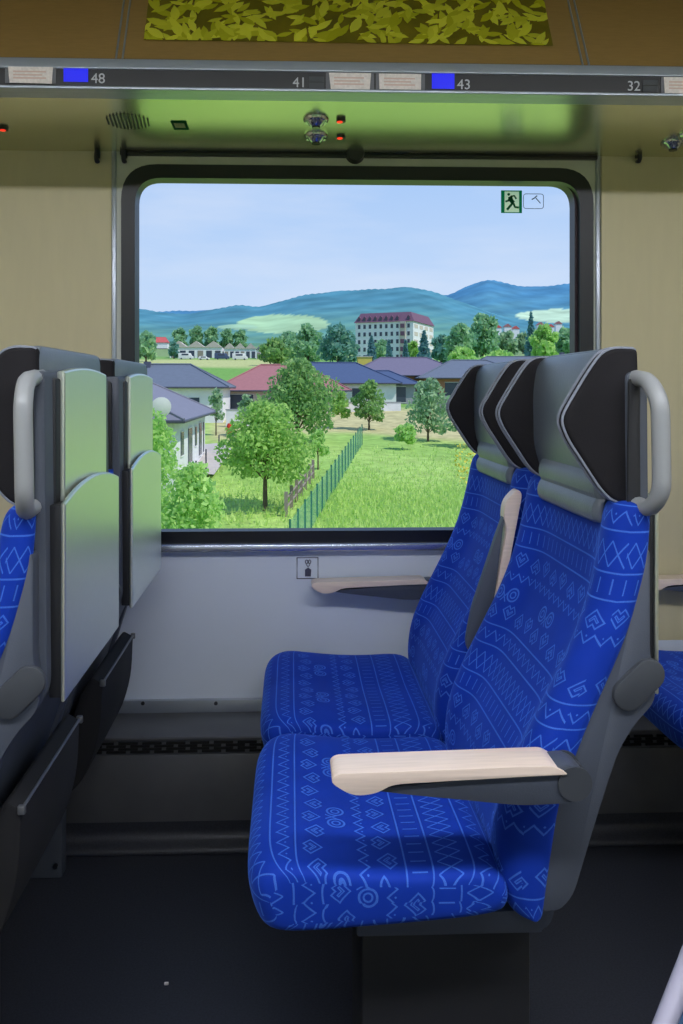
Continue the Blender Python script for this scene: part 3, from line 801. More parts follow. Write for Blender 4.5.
def vmat(name, nscale=.6, amt=.18, rough=.95, detail=6):
    m = bpy.data.materials.new(name); m.use_nodes = True; nt = m.node_tree; bs = nt.nodes['Principled BSDF']
    bs.inputs['Roughness'].default_value = rough; bs.inputs['Specular IOR Level'].default_value = .1
    at = nt.nodes.new('ShaderNodeAttribute'); at.attribute_name = 'Col'
    g = nt.nodes.new('ShaderNodeTexCoord'); n = nt.nodes.new('ShaderNodeTexNoise'); n.inputs['Scale'].default_value = nscale; n.inputs['Detail'].default_value = detail
    nt.links.new(g.outputs['Object'], n.inputs[0])
    r = nt.nodes.new('ShaderNodeMapRange'); r.inputs[1].default_value = .3; r.inputs[2].default_value = .7; r.inputs[3].default_value = 1-amt; r.inputs[4].default_value = 1+amt
    nt.links.new(n.outputs[0], r.inputs[0])
    s_ = nt.nodes.new('ShaderNodeVectorMath'); s_.operation = 'SCALE'; nt.links.new(at.outputs['Color'], s_.inputs[0]); nt.links.new(r.outputs[0], s_.inputs['Scale'])
    nt.links.new(s_.outputs[0], bs.inputs['Base Color']); return m
def field(name, pts, cols, nr, nc, m):
    me = bpy.data.meshes.new(name)
    fs = [(i*nc+j, i*nc+j+1, (i+1)*nc+j+1, (i+1)*nc+j) for i in range(nr-1) for j in range(nc-1)]
    me.from_pydata(pts, [], fs); at = me.color_attributes.new('Col', 'FLOAT_COLOR', 'POINT')
    for i, c in enumerate(cols): at.data[i].color = (*c, 1)
    for p in me.polygons: p.use_smooth = True
    me.materials.append(m); o = bpy.data.objects.new(name, me); C.objects.link(o); return tag(o, kind='structure')
KO = .70                                             # albedo per displayed brightness in the open
def oc(*c): return tuple(v*KO for v in lin(c))
rnd = random.Random(11)
GRASS, GRASS2, TAN, FLD, DRY, GARD, TOWN = oc(170,212,112), oc(190,224,124), oc(226,212,160), oc(204,214,136), oc(214,220,150), oc(138,190,96), oc(150,178,120)
def proj(x, y, z):
    X = x*CS-y*SN; D = x*SN+y*CS; return PX0+F*X/D, PY0-F*(z-EYE)/D
Ys = [4+i*1.6 for i in range(60)]+[100*1.055**i for i in range(1, 62)]
As = [-1.1+2.2*j/150 for j in range(151)]
pts = []; cols = []
def sm(a, b, x): t = max(0, min(1, (x-a)/(b-a))); return t*t*(3-2*t)
for Y in Ys:
    for a in As:
        X = a*(Y+14); z = gz(Y)+.12*math.sin(X*.23+Y*.11)*min(1, Y/60)
        px, py = proj(X, Y, z)
        c = mixc(GRASS, GRASS2, .5+.5*math.sin(X*.4+2*math.sin(Y*.2)))
        if px < 318 and Y < 75: c = mixc(oc(166,210,104), oc(198,230,126), .5+.5*math.sin(X*.5+Y*.35))
        edge = 72+3*math.sin(X*.3)
        tan = sm(edge, edge+5, Y)*(1-sm(98, 106, Y)); c = mixc(c, TAN if px > 215 else GRASS2, tan*.9)
        c = mixc(c, GARD, sm(98, 108, Y))
        f = sm(235, 260, Y)*(1-sm(330, 350, Y))*(1-sm(285, 300, px)); c = mixc(c, DRY, f)
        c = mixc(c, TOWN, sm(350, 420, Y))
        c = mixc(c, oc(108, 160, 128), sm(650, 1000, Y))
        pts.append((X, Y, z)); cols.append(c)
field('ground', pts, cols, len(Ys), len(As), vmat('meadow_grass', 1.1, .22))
# ground on the other side of the train
b = bmesh.new(); b.faces.new([b.verts.new(p) for p in ((-90, -3, -5), (-90, -160, -4), (90, -160, -4), (90, -3, -5))])
M['turf'] = mat('plain_turf', (150, 190, 100), .95, noise=.2, nscale=.5, k=KO)
S('ground', b, M['turf'], smooth=False)
# hills: two ranges
def hills(name, ridge, y0, y1, base, seed, colf, cols_n=120, x0=40, x1=700, rows=34):
    r = random.Random(seed); ph = [r.uniform(0, 6.28) for _ in range(8)]
    pts = []; cs = []
    for i in range(rows):
        t = i/(rows-1); Y = y0+(y1-y0)*t
        for j in range(cols_n):
            px = x0+(x1-x0)*j/(cols_n-1)
            top = sinterp(ridge, px); py = base+(top-base)*(t**.8)
            py += (1-t)*t*4*.45*(math.sin(px*.045+ph[0]+t*3)+.7*math.sin(px*.11+ph[1]-t*5)+.4*math.sin(px*.23+ph[2]+t*8))
            if t > .97: py += .35*math.sin(px*.9)+.3*math.sin(px*1.7+1)
            p = P(px, py, Y); pts.append(tuple(p)); cs.append(colf(px, py, t))
    for j in range(cols_n):                           # back slope
        px = x0+(x1-x0)*j/(cols_n-1); p = P(px, sinterp(ridge, px)+14, y1*1.15); pts.append(tuple(p)); cs.append(colf(px, 330, 0))
    return field(name, pts, cs, rows+1, cols_n, vmat(name+'_forest', .011, .22))
KH = .86  # hill albedo; distance haze is mixed into these bluish colours
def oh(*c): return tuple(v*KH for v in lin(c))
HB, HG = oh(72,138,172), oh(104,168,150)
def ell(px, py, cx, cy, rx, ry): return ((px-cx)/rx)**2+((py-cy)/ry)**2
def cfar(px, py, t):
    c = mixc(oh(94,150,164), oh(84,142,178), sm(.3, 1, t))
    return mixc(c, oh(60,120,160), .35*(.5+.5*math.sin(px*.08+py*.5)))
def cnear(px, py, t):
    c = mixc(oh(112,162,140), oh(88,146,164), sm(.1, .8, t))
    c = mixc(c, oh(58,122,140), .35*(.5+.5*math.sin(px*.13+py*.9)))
    if ell(px, py, 283, 324, 46, 9.5) < 1 and py > 313+abs(px-283)*.12: c = oh(172,206,160)
    if ell(px, py, 238, 327, 20, 2.5) < 1: c = oh(168,204,168)
    return c
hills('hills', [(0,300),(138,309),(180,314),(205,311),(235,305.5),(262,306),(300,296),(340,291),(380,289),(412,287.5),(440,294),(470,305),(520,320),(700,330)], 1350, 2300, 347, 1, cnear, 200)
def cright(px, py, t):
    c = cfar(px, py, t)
    if ell(px, py, 562, 316, 46, 7) < 1 and py > 309: c = oh(196,222,190)
    if ell(px, py, 441, 308, 6, 2.0) < 1 or ell(px, py, 455, 312, 5, 1.5) < 1: c = oh(206,216,206)
    return c
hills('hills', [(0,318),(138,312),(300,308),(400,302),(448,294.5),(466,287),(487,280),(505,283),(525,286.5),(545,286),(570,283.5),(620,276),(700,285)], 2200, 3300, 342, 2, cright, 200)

# ------------------------------------------------------------------ trees
LM = {  # leaf colours lightened to stand in for haze in the air
 'mid': leafmat('leaves_mid', (128,172,92), (184,216,122), KO*1.65),
 'bright': leafmat('leaves_bright', (150,198,112), (206,236,148), KO*1.5),
 'dark': leafmat('leaves_dark', (108,152,98), (160,196,118), KO*1.6),
 'grey': leafmat('leaves_greygreen', (126,164,130), (184,212,166), KO*1.5),
 'far': leafmat('leaves_far', (120,168,136), (170,206,152), KO*1.6),
 'fardark': leafmat('leaves_far_dark', (96,150,144), (138,180,154), KO*1.6),
 'blue': leafmat('needles_blue', (84,134,150), (124,168,166), KO*1.5),
}
M['bark'] = mat('bark', (112, 98, 78), .9, noise=.25, nscale=9, k=KO)
def leafcloud(bm, c, r, n, size, rg, squash=1.0):
    for _ in range(n):
        while True:
            d = Vector((rg.uniform(-1,1), rg.uniform(-1,1), rg.uniform(-1,1)))
            if .12 < d.length < 1: break
        d *= (.55+.45*rg.random())/max(d.length, .35)*d.length**.5 if d.length < .6 else 1
        p = Vector(c)+Vector((d.x*r[0], d.y*r[1], d.z*r[2]))
        u = Vector((rg.gauss(0,1), rg.gauss(0,1), rg.gauss(0,.7))).normalized(); v = u.orthogonal(); v.rotate(Matrix.Rotation(rg.uniform(0, 6.28), 3, u))
        w = u.cross(v); L = size*rg.uniform(.6, 1.3)
        q = [p-v*L, p+w*L*.55-v*L*.1, p+v*L, p-w*L*.55-v*L*.1]
        bm.faces.new([bm.verts.new(x) for x in q])
def tree(name, label, cat, base, h, wd, lm, n=1500, size=.16, trunk=.28, blobs=9, seed=0, group='trees and bushes outside', conifer=False, lean=0, r=.1, low=0):
    rg = random.Random(seed+17)
    t = thing(name, label, cat, base, group)
    bm = bmesh.new(); tb = bmesh.new(); ht = h*trunk
    top = Vector((lean*h, 0, h*.82))
    if not low:
        tube(tb, [Vector((0,0,-.3)), Vector((lean*ht*.5, 0, ht*.6)), Vector((lean*ht, .0, ht)), top*.8], r, 7, taper=[1.2, 1, .8, .3])
    if conifer:
        L = 12
        for k in range(L):
            f = k/(L-1); z = h*(.06+.92*f); rr = wd*.5*(1-f)**.85+.08*wd
            leafcloud(bm, (0,0,z), (rr, rr, h/L*.8), n//L, size*(1-.4*f), rg)
    else:
        for k in range(blobs):
            f = (k+.5)/blobs; a = k*2.4+rg.uniform(-.4,.4); z = ht*.95+(h-ht)*(.12+.78*f)
            prof = math.sin(math.pi*min(1, .22+.78*f))**.7
            rad = wd*.34*prof*rg.uniform(.5, 1.05)
            c = Vector((lean*z+rad*math.cos(a), rad*math.sin(a), z))
            br = wd*(.20+.10*rg.random())*(.65+.35*prof)
            leafcloud(bm, c, (br*1.12, br*1.12, min(br, (h-ht)*.22)), n//blobs, size, rg)
            if not low: tube(tb, [Vector((lean*ht, 0, ht*.9)), c*.55+Vector((0,0,ht*.4)), c], r*.35, 5, taper=[1, .7, .3])
    if not low or conifer: bm_obj('trunk', tb, M['bark'], t)
    else: tb.free()
    bm_obj('foliage', bm, LM[lm], t, smooth=False)
    return t
def tpx(px, py, top, wpx, **k):
    """a tree whose trunk meets the ground at (px, py) and whose crown tops out at row `top`"""
    g = GP(px, py); d = g.y; return g, (py-top)*d/F, wpx*d/F
def T(name, label, px, py, top, wpx, lm, cat='tree', **k):
    g, h, w = tpx(px, py, top, wpx); k.setdefault('size', max(.10, g.y*.0030)); return tree(name, label, cat, g, h, w, lm, seed=int(px*7+py), **k)
# near trees
T('fruit_tree', 'broad green fruit tree standing on the lawn left of the wire fence', 265, 509, 402, 90, 'mid', n=7000, size=.10, trunk=.30, blobs=15, r=.12)
T('leafy_bush', 'tall bright green bush filling the lower left corner of the window', 150, 585, 402, 80, 'bright', cat='bush', n=4200, size=.085, trunk=.08, blobs=16, low=1)
T('leafy_bush', 'lower bright green bush at the bottom edge of the window by the left seats', 192, 600, 456, 74, 'bright', cat='bush', n=3600, size=.085, trunk=.08, blobs=14, low=1)
T('leafy_tree', 'darker green tree behind the fruit tree, in front of the red roof', 298, 444, 360, 82, 'dark', n=5200, size=.15, trunk=.18, blobs=14, r=.16)
T('sapling', 'slim green tree at the far end of the wire fence', 369, 429, 378, 33, 'dark', n=1300, size=.17, trunk=.14, blobs=9)
T('leafy_tree', 'loose pale green tree left of the headrests, beside the grey board fence', 428, 440, 377, 50, 'grey', n=1800, size=.16, trunk=.12, blobs=11)
T('leafy_bush', 'round green bush on the meadow left of the pale green tree', 406, 450, 424, 25, 'bright', cat='bush', n=700, size=.14, blobs=6, low=1)
T('leafy_bush', 'low green bush right of the pale green tree, above the headrests', 470, 446, 402, 50, 'grey', cat='bush', n=900, size=.17, blobs=7, low=1)
T('sapling', 'thin sparse young tree in front of the white garden wall, leftmost', 216, 436, 386, 20, 'grey', n=420, size=.15, trunk=.3, blobs=7, r=.06)
T('sapling', 'thin sparse young tree in front of the white garden wall, right one', 246, 437, 392, 20, 'grey', n=420, size=.15, trunk=.3, blobs=7, r=.06)
T('sapling', 'small pale young tree on the lawn between fruit tree and wire fence', 318, 470, 428, 20, 'bright', n=420, size=.14, trunk=.35, blobs=6, r=.05)
T('leafy_bush', 'low green bush hanging under the dark roof left of the sapling', 340, 428, 390, 26, 'mid', cat='bush', n=600, size=.18, blobs=6, low=1)
# middle distance
far = [
 ('leafy_bush', 'dark green bush beside the white sheds, left of the red roof', 274, 366, 339, 34, 'dark', 700, 7),
 ('leafy_tree', 'tall grey green tree behind the red roof', 308, 364, 326, 36, 'far', 800, 8),
 ('leafy_tree', 'dark round tree left of the hotel', 338, 366, 326, 40, 'fardark', 900, 8),
 ('leafy_tree', 'pale tree between the red roof and the hill meadow', 288, 361, 331, 26, 'far', 600, 7),
 ('leafy_tree', 'green round tree in front of the hotel, left of centre', 381, 362, 340, 15, 'far', 500, 6),
 ('leafy_tree', 'green round tree in front of the hotel centre', 397, 360, 338, 14, 'fardark', 500, 6),
 ('leafy_tree', 'yellow green tree in front of the hotel corner', 413, 363, 341, 14, 'mid', 500, 6),
 ('leafy_tree', 'tall spreading green tree right of the hotel', 484, 364, 313, 34, 'far', 1400, 10),
 ('leafy_tree', 'broad grey green tree next right of the hotel', 460, 371, 321, 32, 'far', 1200, 9),
 ('leafy_tree', 'dark small tree at the hotel right end', 441, 366, 334, 20, 'fardark', 600, 6),
 ('leafy_tree', 'grey blue tree in front of the distant village, left one', 507, 357, 331, 20, 'grey', 600, 6),
 ('leafy_tree', 'grey blue tree in front of the distant village, right one', 523, 354, 333, 17, 'grey', 500, 6),
 ('leafy_tree', 'bright green round tree near the right edge of the window', 545, 367, 324, 31, 'bright', 1200, 8),
 ('leafy_tree', 'dull green tree at the right edge of the window', 566, 360, 328, 27, 'far', 800, 7),
 ('leafy_bush', 'pale yellow green bush below the tall trees', 463, 372, 348, 34, 'bright', 700, 7),
 ('leafy_bush', 'bright green bush in front of the grey roofs above the headrests', 499, 376, 351, 40, 'bright', 800, 7),
 ('leafy_tree', 'green round tree left of the white sheds', 146, 362, 333, 24, 'far', 600, 7),
 ('leafy_tree', 'small dark tree in front of the white sheds', 174, 359, 342, 10, 'fardark', 300, 5),
]
for nm, lab, px, py, top, w, lm, n, bl in far:
    T(nm, lab, px, py, top, w, lm, cat='bush' if 'bush' in nm else 'tree', n=n, blobs=bl, trunk=.1, low=1 if 'bush' in nm else 0, r=.35, size=max(.22, GP(px, py).y*.0030))
for i, (px, w, top) in enumerate(((180, 16, 327.5), (196.5, 15, 326.5), (212, 16, 327), (226.5, 14, 328.5), (240, 13, 330))):
    T('hedge_tree', 'pale green tree in the row behind the white sheds, %s' % ('leftmost', 'second from the left', 'middle', 'second from the right', 'rightmost')[i], px, 351, top, w, 'far', n=500, blobs=6, trunk=.05, r=.4, size=1.5)
for px, py, top, w, lab in ((371.5, 367, 337, 11, 'dark blue conifer at the left end of the hotel'), (424, 367, 332, 15, 'tall blue conifer at the hotel corner'), (389, 368, 341, 8, 'narrow dark conifer in front of the hotel'), (405.5, 368, 341, 7, 'narrow blue conifer right of the hotel centre'), (531, 361, 314, 12, 'tall slim conifer left of the bright green round tree')):
    T('conifer', lab, px, py, top, w, 'blue', n=800, conifer=True, r=.3, size=GP(px, py).y*.0024)

# ------------------------------------------------------------------ buildings
def om(name, rgb, rough=.8, noise=.06, nscale=1.2, k=KO, **kw): return mat(name, rgb, rough, noise=noise, nscale=nscale, k=k, **kw)
M.update(
 render_white=om('white_render', (242,242,246), k=KO*1.22), render_cream=om('cream_render', (232,220,206)), render_grey=om('grey_render', (176,178,190)), brick=om('orange_brick', (206,140,110), nscale=6, noise=.12),
 roof_lilac=om('lilac_grey_roof', (142,142,160), nscale=3), roof_slate=om('slate_roof', (118,128,146), nscale=3), roof_blue=om('blue_roof', (82,102,142), nscale=3), roof_red=om('red_roof', (188,126,128), nscale=3), roof_plum=om('plum_roof', (132,124,148), nscale=3), roof_mansard=om('mansard_red', (132,94,120), nscale=2), roof_pale=om('pale_sheet_roof', (216,206,196)), roof_orange=om('orange_roof', (226,106,104)),
 pane_dark=om('dark_window', (74,84,104), .25), gutter=om('gutter_grey', (84,86,104), .5), board=om('board_fence_grey', (150,164,164)), paving=om('paving', (222,212,206)), dish=om('dish_white', (244,244,248)), yellow=om('yellow_render', (236,208,110)), mesh_green=om('fence_green', (52,128,112), .5), weathered=om('weathered_wood', (168,156,146)), cloth_red=om('red_cloth', (246,70,44)), chim=om('chimney_grey', (96,100,124)))
def hip_house(name, label, cx, cy, w, d, hw, hr, wall, roof, rz=0, hip=.5, over=.5, openings=(), chimney=None, z=None, cat='house', group=None, axis='x'):
    """hipped-roof house; openings = (side, position 0-1, sill, width, height, kind)"""
    zz = gz(cy-d/2 if abs(rz) < .5 else cy)-.0 if z is None else z
    t = thing(name, label, cat, (cx, cy, zz), group, rz)
    bm_obj('walls', box(bmesh.new(), (-w/2, -d/2, -1.5), (w/2, d/2, hw)), M[wall], t, smooth=False)
    b = bmesh.new(); X, Y = w/2+over, d/2+over
    lo = [b.verts.new(p) for p in ((-X,-Y,hw-.05), (X,-Y,hw-.05), (X,Y,hw-.05), (-X,Y,hw-.05))]
    up = [b.verts.new(p) for p in ((-X,-Y,hw+.12), (X,-Y,hw+.12), (X,Y,hw+.12), (-X,Y,hw+.12))]
    b.faces.new(lo[::-1])
    for i in range(4): b.faces.new((lo[i], lo[(i+1) % 4], up[(i+1) % 4], up[i]))
    if axis == 'x':
        r0, r1 = b.verts.new((-X+hip*2*Y*.5*1.0, 0, hw+hr)), b.verts.new((X-hip*2*Y*.5, 0, hw+hr))
        b.faces.new((up[0], up[1], r1, r0)); b.faces.new((up[2], up[3], r0, r1)); b.faces.new((up[3], up[0], r0)); b.faces.new((up[1], up[2], r1))
        ridge = [(-X+hip*Y, 0, hw+hr+.05), (X-hip*Y, 0, hw+hr+.05)]
    else:
        r0, r1 = b.verts.new((0, -Y+hip*X, hw+hr)), b.verts.new((0, Y-hip*X, hw+hr))
        b.faces.new((up[1], up[2], r1, r0)); b.faces.new((up[3], up[0], r0, r1)); b.faces.new((up[0], up[1], r0)); b.faces.new((up[2], up[3], r1))
        ridge = [(0, -Y+hip*X, hw+hr+.05), (0, Y-hip*X, hw+hr+.05)]
    rf = bm_obj('roof', b, M[roof], t, smooth=False)
    bb = tube(bmesh.new(), ridge, .10, 6)
    for k, c in enumerate(((-X,-Y), (X,-Y), (X,Y), (-X,Y))):
        e_ = min(ridge, key=lambda q: (q[0]-c[0])**2+(q[1]-c[1])**2); tube(bb, [(c[0], c[1], hw+.14), e_], .08, 6)
    bm_obj('ridge_tiles', bb, M[roof], rf)
    bb = tube(bmesh.new(), [(-X,-Y,hw+.02), (X,-Y,hw+.02), (X,Y,hw+.02), (-X,Y,hw+.02)], .09, 6, closed=True)
    bm_obj('gutter', bb, M['gutter'], rf)
    for side, pos, sill, ww, hh, kind in openings:
        b = bmesh.new()
        if side == 'f': lo_, hi_ = (-w/2+w*pos-ww/2, -d/2-.05, sill), (-w/2+w*pos+ww/2, -d/2+.05, sill+hh)
        else: lo_, hi_ = (w/2-.05, -d/2+d*pos-ww/2, sill), (w/2+.05, -d/2+d*pos+ww/2, sill+hh)
        o = bm_obj(kind, box(b, lo_, hi_), M['pane_dark' if kind != 'pillar' else 'render_white'], t, smooth=False)
        if kind != 'pillar':
            b = bmesh.new(); g = .07
            if side == 'f':
                box(b, (lo_[0]-g, lo_[1]-.02, lo_[2]-g), (hi_[0]+g, lo_[1]+.03, lo_[2])); box(b, (lo_[0]-g, lo_[1]-.02, hi_[2]), (hi_[0]+g, lo_[1]+.03, hi_[2]+g))
            else:
                box(b, (hi_[0]-.03, lo_[1]-g, lo_[2]-g), (hi_[0]+.02, hi_[1]+g, lo_[2])); box(b, (hi_[0]-.03, lo_[1]-g, hi_[2]), (hi_[0]+.02, hi_[1]+g, hi_[2]+g))
            bm_obj('surround', b, M['render_white'], o, smooth=False)
    if chimney:
        x, y, h = chimney
        bm_obj('chimney', box(bmesh.new(), (x-.35, y-.35, hw), (x+.35, y+.35, h)), M['chim'], rf, smooth=False)
    return t
# house with the dish
h1 = hip_house('dish_house', 'white house with lilac grey hipped roof and satellite dish, nearest on the left', -11.9, 54.5, 10.8, 17, 2.95, 3.0, 'render_white', 'roof_lilac', axis='y', over=.7,
    openings=(('r', .93, .1, .5, 2.2, 'window'), ('r', .80, .05, 1.6, 2.3, 'door'), ('r', .64, .9, 1.0, 1.3, 'window'), ('r', .45, .05, 2.0, 2.2, 'door'), ('r', .22, .8, 1.2, 1.4, 'window')), z=EYE-4.75)
b = bmesh.new(); rings = []
for k in range(5):
    r = .52*k/4; rings.append([(r*math.cos(a*math.pi/10), -.10+.3*r*r, r*math.sin(a*math.pi/10)) for a in range(20)])
vr = [[b.verts.new(p) for p in ring] for ring in rings[1:]]; c0 = b.verts.new((0, -.10, 0))
for j in range(20): b.faces.new((c0, vr[0][j], vr[0][(j+1) % 20]))
for A, B in zip(vr, vr[1:]):
    for j in range(20): b.faces.new((A[j], A[(j+1) % 20], B[(j+1) % 20], B[j]))
dsh = bm_obj('satellite_dish', b, M['dish'], h1); dp = P(161, 407, 42); dsh.location = Vector(dp)-h1.location; dsh.rotation_euler = (math.radians(12), 0, math.radians(20))
bm_obj('mast', tube(bmesh.new(), [(0, .0, 0), (0, .15, -.3), (0, .15, -1.3)], .06, 6), M['gutter'], dsh)
# second house
g = GP(198, 424); hip_house('slate_house', 'white bungalow with slate grey roof and chimney behind the dish house', -13.2, g.y+5, 12.5, 10, 2.8, 2.5, 'render_white', 'roof_slate', axis='x', over=.6, hip=.8,
    openings=(('f', .43, 1.0, 1.1, .9, 'window'), ('f', .74, .9, 1.7, .9, 'window'), ('f', .1, .9, 1.5, .9, 'window')), chimney=(-2.2, -.5, 5.6), z=gz(g.y)+.9)
g = GP(250, 416); hip_house('red_house', 'house with dusty red hipped roof and open carport, centre left', g.x+3.5, g.y+9, 15, 11, 2.7, 3.2, 'render_cream', 'roof_red', axis='x', over=.7, hip=.9,
    openings=(('f', .16, .0, 3.6, 2.3, 'carport'), ('f', .5, .9, 2.0, 1.2, 'window'), ('f', .8, .9, 2, 1.2, 'window')), z=gz(g.y)+.1)
g = GP(340, 406); hip_house('blue_roof_house', 'white house with long dark blue roof in the centre', g.x-.5, g.y+7, 16, 11, 2.7, 2.9, 'render_white', 'roof_blue', axis='x', over=.7, hip=.9,
    openings=(('f', .42, .9, 1.6, 1.2, 'window'), ('f', .7, .9, 2.0, 1.2, 'window')), z=gz(g.y)+.2)
g = GP(382, 404); hip_house('blue_roof_house', 'lower blue roofed house with carport right of the long blue roof', g.x+.2, g.y+4, 8.6, 8, 2.4, 1.9, 'render_grey', 'roof_blue', axis='x', over=.6, hip=.8,
    openings=(('f', .3, .3, 2.2, 1.4, 'window'), ('f', .72, 0, 2.2, 2.1, 'carport')), z=gz(g.y)+.2)
g = GP(412, 397); hip_house('plum_roof_house', 'wide house with plum grey hipped roof and orange walls below the hotel', g.x, g.y+9, 17.5, 13, 3.1, 3.0, 'brick', 'roof_plum', axis='x', over=.9, hip=.8,
    openings=(('f', .10, .2, 1.7, 2.3, 'door'), ('f', .45, 1, 1.8, 1.3, 'window'), ('f', .80, .8, 2.2, 1.6, 'window')), z=gz(g.y)+.1)
g = GP(462, 398); hip_house('grey_roof_house', 'house with slate hipped roof and pale pillars right of the plum roof', g.x+2.5, g.y+7, 16, 12, 2.8, 2.9, 'brick', 'roof_slate', axis='x', over=.9, hip=.9,
    openings=(('f', .07, .2, 2.2, 2.0, 'window'), ('f', .26, .2, 2.0, 2.0, 'window'), ('f', .6, .9, 2, 1.2, 'window')), z=gz(g.y)+.1)
g = GP(530, 390); hip_house('grey_roof_house', 'long low house with slate roof just above the front headrests', g.x, g.y+6, 20, 12, 2.9, 2.7, 'render_grey', 'roof_slate', axis='x', over=.8, hip=.7,
    openings=(('f', .3, .9, 2, 1.2, 'window'), ('f', .7, .9, 2, 1.2, 'window')), chimney=(7.5, 0, 6.4), z=gz(g.y)+.3)
# yellow block
p = GP(365, 368); t = thing('yellow_shed', 'small yellow block building left of the hotel trees', 'shed', p)
bm_obj('walls', box(bmesh.new(), (-2.1, 0, -1), (2.1, 4, 3.2)), M['yellow'], t, smooth=False); bm_obj('roof', box(bmesh.new(), (-2.3, -.2, 3.2), (2.3, 4.2, 3.45)), M['roof_pale'], t, smooth=False)
# hotel
HD = 335; p = P(355.5, 0, HD); zb = gz(HD); rz = math.radians(-25)
t = thing('hotel', 'large white five storey hotel with plum red mansard roof below the hills', 'hotel', (p.x, HD, zb), None, rz)
Wf = 24.2; Df = 30.0; Hh = P(356, 323, HD).z-zb
bm_obj('walls', box(bmesh.new(), (0, 0, -2), (Wf, Df, Hh)), M['render_white'], t, smooth=False)
b = bmesh.new(); oV = .5
lo = [b.verts.new(v) for v in ((-oV,-oV,Hh), (Wf+oV,-oV,Hh), (Wf+oV,Df+oV,Hh), (-oV,Df+oV,Hh))]; up = [b.verts.new(v) for v in ((1.6,2,Hh+3.9), (Wf-1.6,2,Hh+3.9), (Wf-1.6,Df-2,Hh+3.9), (1.6,Df-2,Hh+3.9))]
b.faces.new(lo[::-1]); b.faces.new(up)
for i in range(4): b.faces.new((lo[i], lo[(i+1) % 4], up[(i+1) % 4], up[i]))
rf = bm_obj('roof', b, M['roof_mansard'], t, smooth=False)
for k in range(10):
    x = 1.6+k*2.3
    if k == 8: continue
    o = bm_obj('dormer', prism(bmesh.new(), [(x-.6, Hh+.5), (x+.6, Hh+.5), (x+.6, Hh+1.9), (x, Hh+2.6), (x-.6, Hh+1.9)], -.15, 2, 'y'), M['roof_mansard'], rf, smooth=False)
    bm_obj('pane', box(bmesh.new(), (x-.4, -.25, Hh+.7), (x+.4, -.1, Hh+1.8)), M['pane_dark'], o, smooth=False)
for fl in range(5):
    z = Hh-2.5-fl*3.05
    for k in range(10):
        x = 1.6+k*2.3
        if k == 8: continue
        bm_obj('window', box(bmesh.new(), (x-.5, -.08, z), (x+.5, .1, z+1.6)), M['pane_dark'], t, smooth=False)
    for k in range(4):
        y = 4+k*7.4
        bm_obj('balcony_window', box(bmesh.new(), (Wf-.1, y-2.4, z), (Wf+.08, y+2.4, z+1.5)), M['render_cream'], t, smooth=False)
b = box(bmesh.new(), (18.9, -.8, -1), (21.2, .2, Hh)); o = bm_obj('stair_tower', b, M['render_cream'], t, smooth=False)
for fl in range(5): bm_obj('pane', box(bmesh.new(), (19.2, -.95, Hh-2.6-fl*3.05), (20.9, -.7, Hh-.9-fl*3.05)), M['roof_mansard'], o, smooth=False)
# sheds and vehicles of the works yard
sheds = [(196, 358, 52, 17, 'roof_pale', 'long white shed with pale sheet roof in the yard on the left'), (240, 358, 32, 15, 'roof_pale', 'white shed with pale roof right of the long shed'), (267, 359, 22, 15, 'roof_slate', 'white shed with dark flat roof left of the dark green bush')]
for px, py, wpx, hpx, rf, lab in sheds:
    g = GP(px, py); k = g.y/F; w = wpx*k; hh = hpx*k*.62; hr = hpx*k*.38
    t = thing('yard_shed', lab, 'shed', g, 'works yard sheds')
    bm_obj('walls', box(bmesh.new(), (-w/2, 0, -1), (w/2, 12, hh)), M['render_white' if rf != 'render_grey' else 'render_grey'], t, smooth=False)
    b = bmesh.new(); n = 3 if wpx > 30 else 2
    for i in range(n):
        a = -w/2+w*i/n; c_ = a+w/n
        prism(b, [(a-.1, hh), (c_+.1, hh), ((a+c_)/2, hh+hr)], -.4, 12.4, 'y')
    bm_obj('roof', b, M[rf], t, smooth=False)
    for i in range(n*2):
        x = -w/2+w*(i+.5)/(n*2); bm_obj('gate', box(bmesh.new(), (x-w/n*.16, -.1, 0), (x+w/n*.16, .1, hh*.7)), M['pane_dark' if i % 3 else 'weathered'], t, smooth=False)
g = GP(157, 349); hip_house('far_red_house', 'small house with bright red roof behind the yard at far left', g.x, g.y+5, 16, 9, 3, 4.5, 'render_white', 'roof_orange', axis='x', z=gz(g.y)+2, cat='house')
rg = random.Random(5)
for i, (px, py) in enumerate(((498, 330), (508, 329), (516, 331), (541, 327), (551, 329), (559, 326))):
    p_ = P(px, py, 900+20*i); t = thing('village_house', 'tiny red roofed village house on the far slope, %s of six' % ('first from the left', 'second from the left', 'third from the left', 'third from the right', 'second from the right', 'last')[i], 'house', p_, 'far village houses')
    bm_obj('walls', box(bmesh.new(), (-4, 0, -9), (4, 8, 2.5)), M['render_white'], t, smooth=False); bm_obj('roof', prism(bmesh.new(), [(-4.6, 2.4), (4.6, 2.4), (0, 6)], -.5, 8.5, 'y'), M['roof_red' if i % 2 else 'roof_orange'], t, smooth=False)
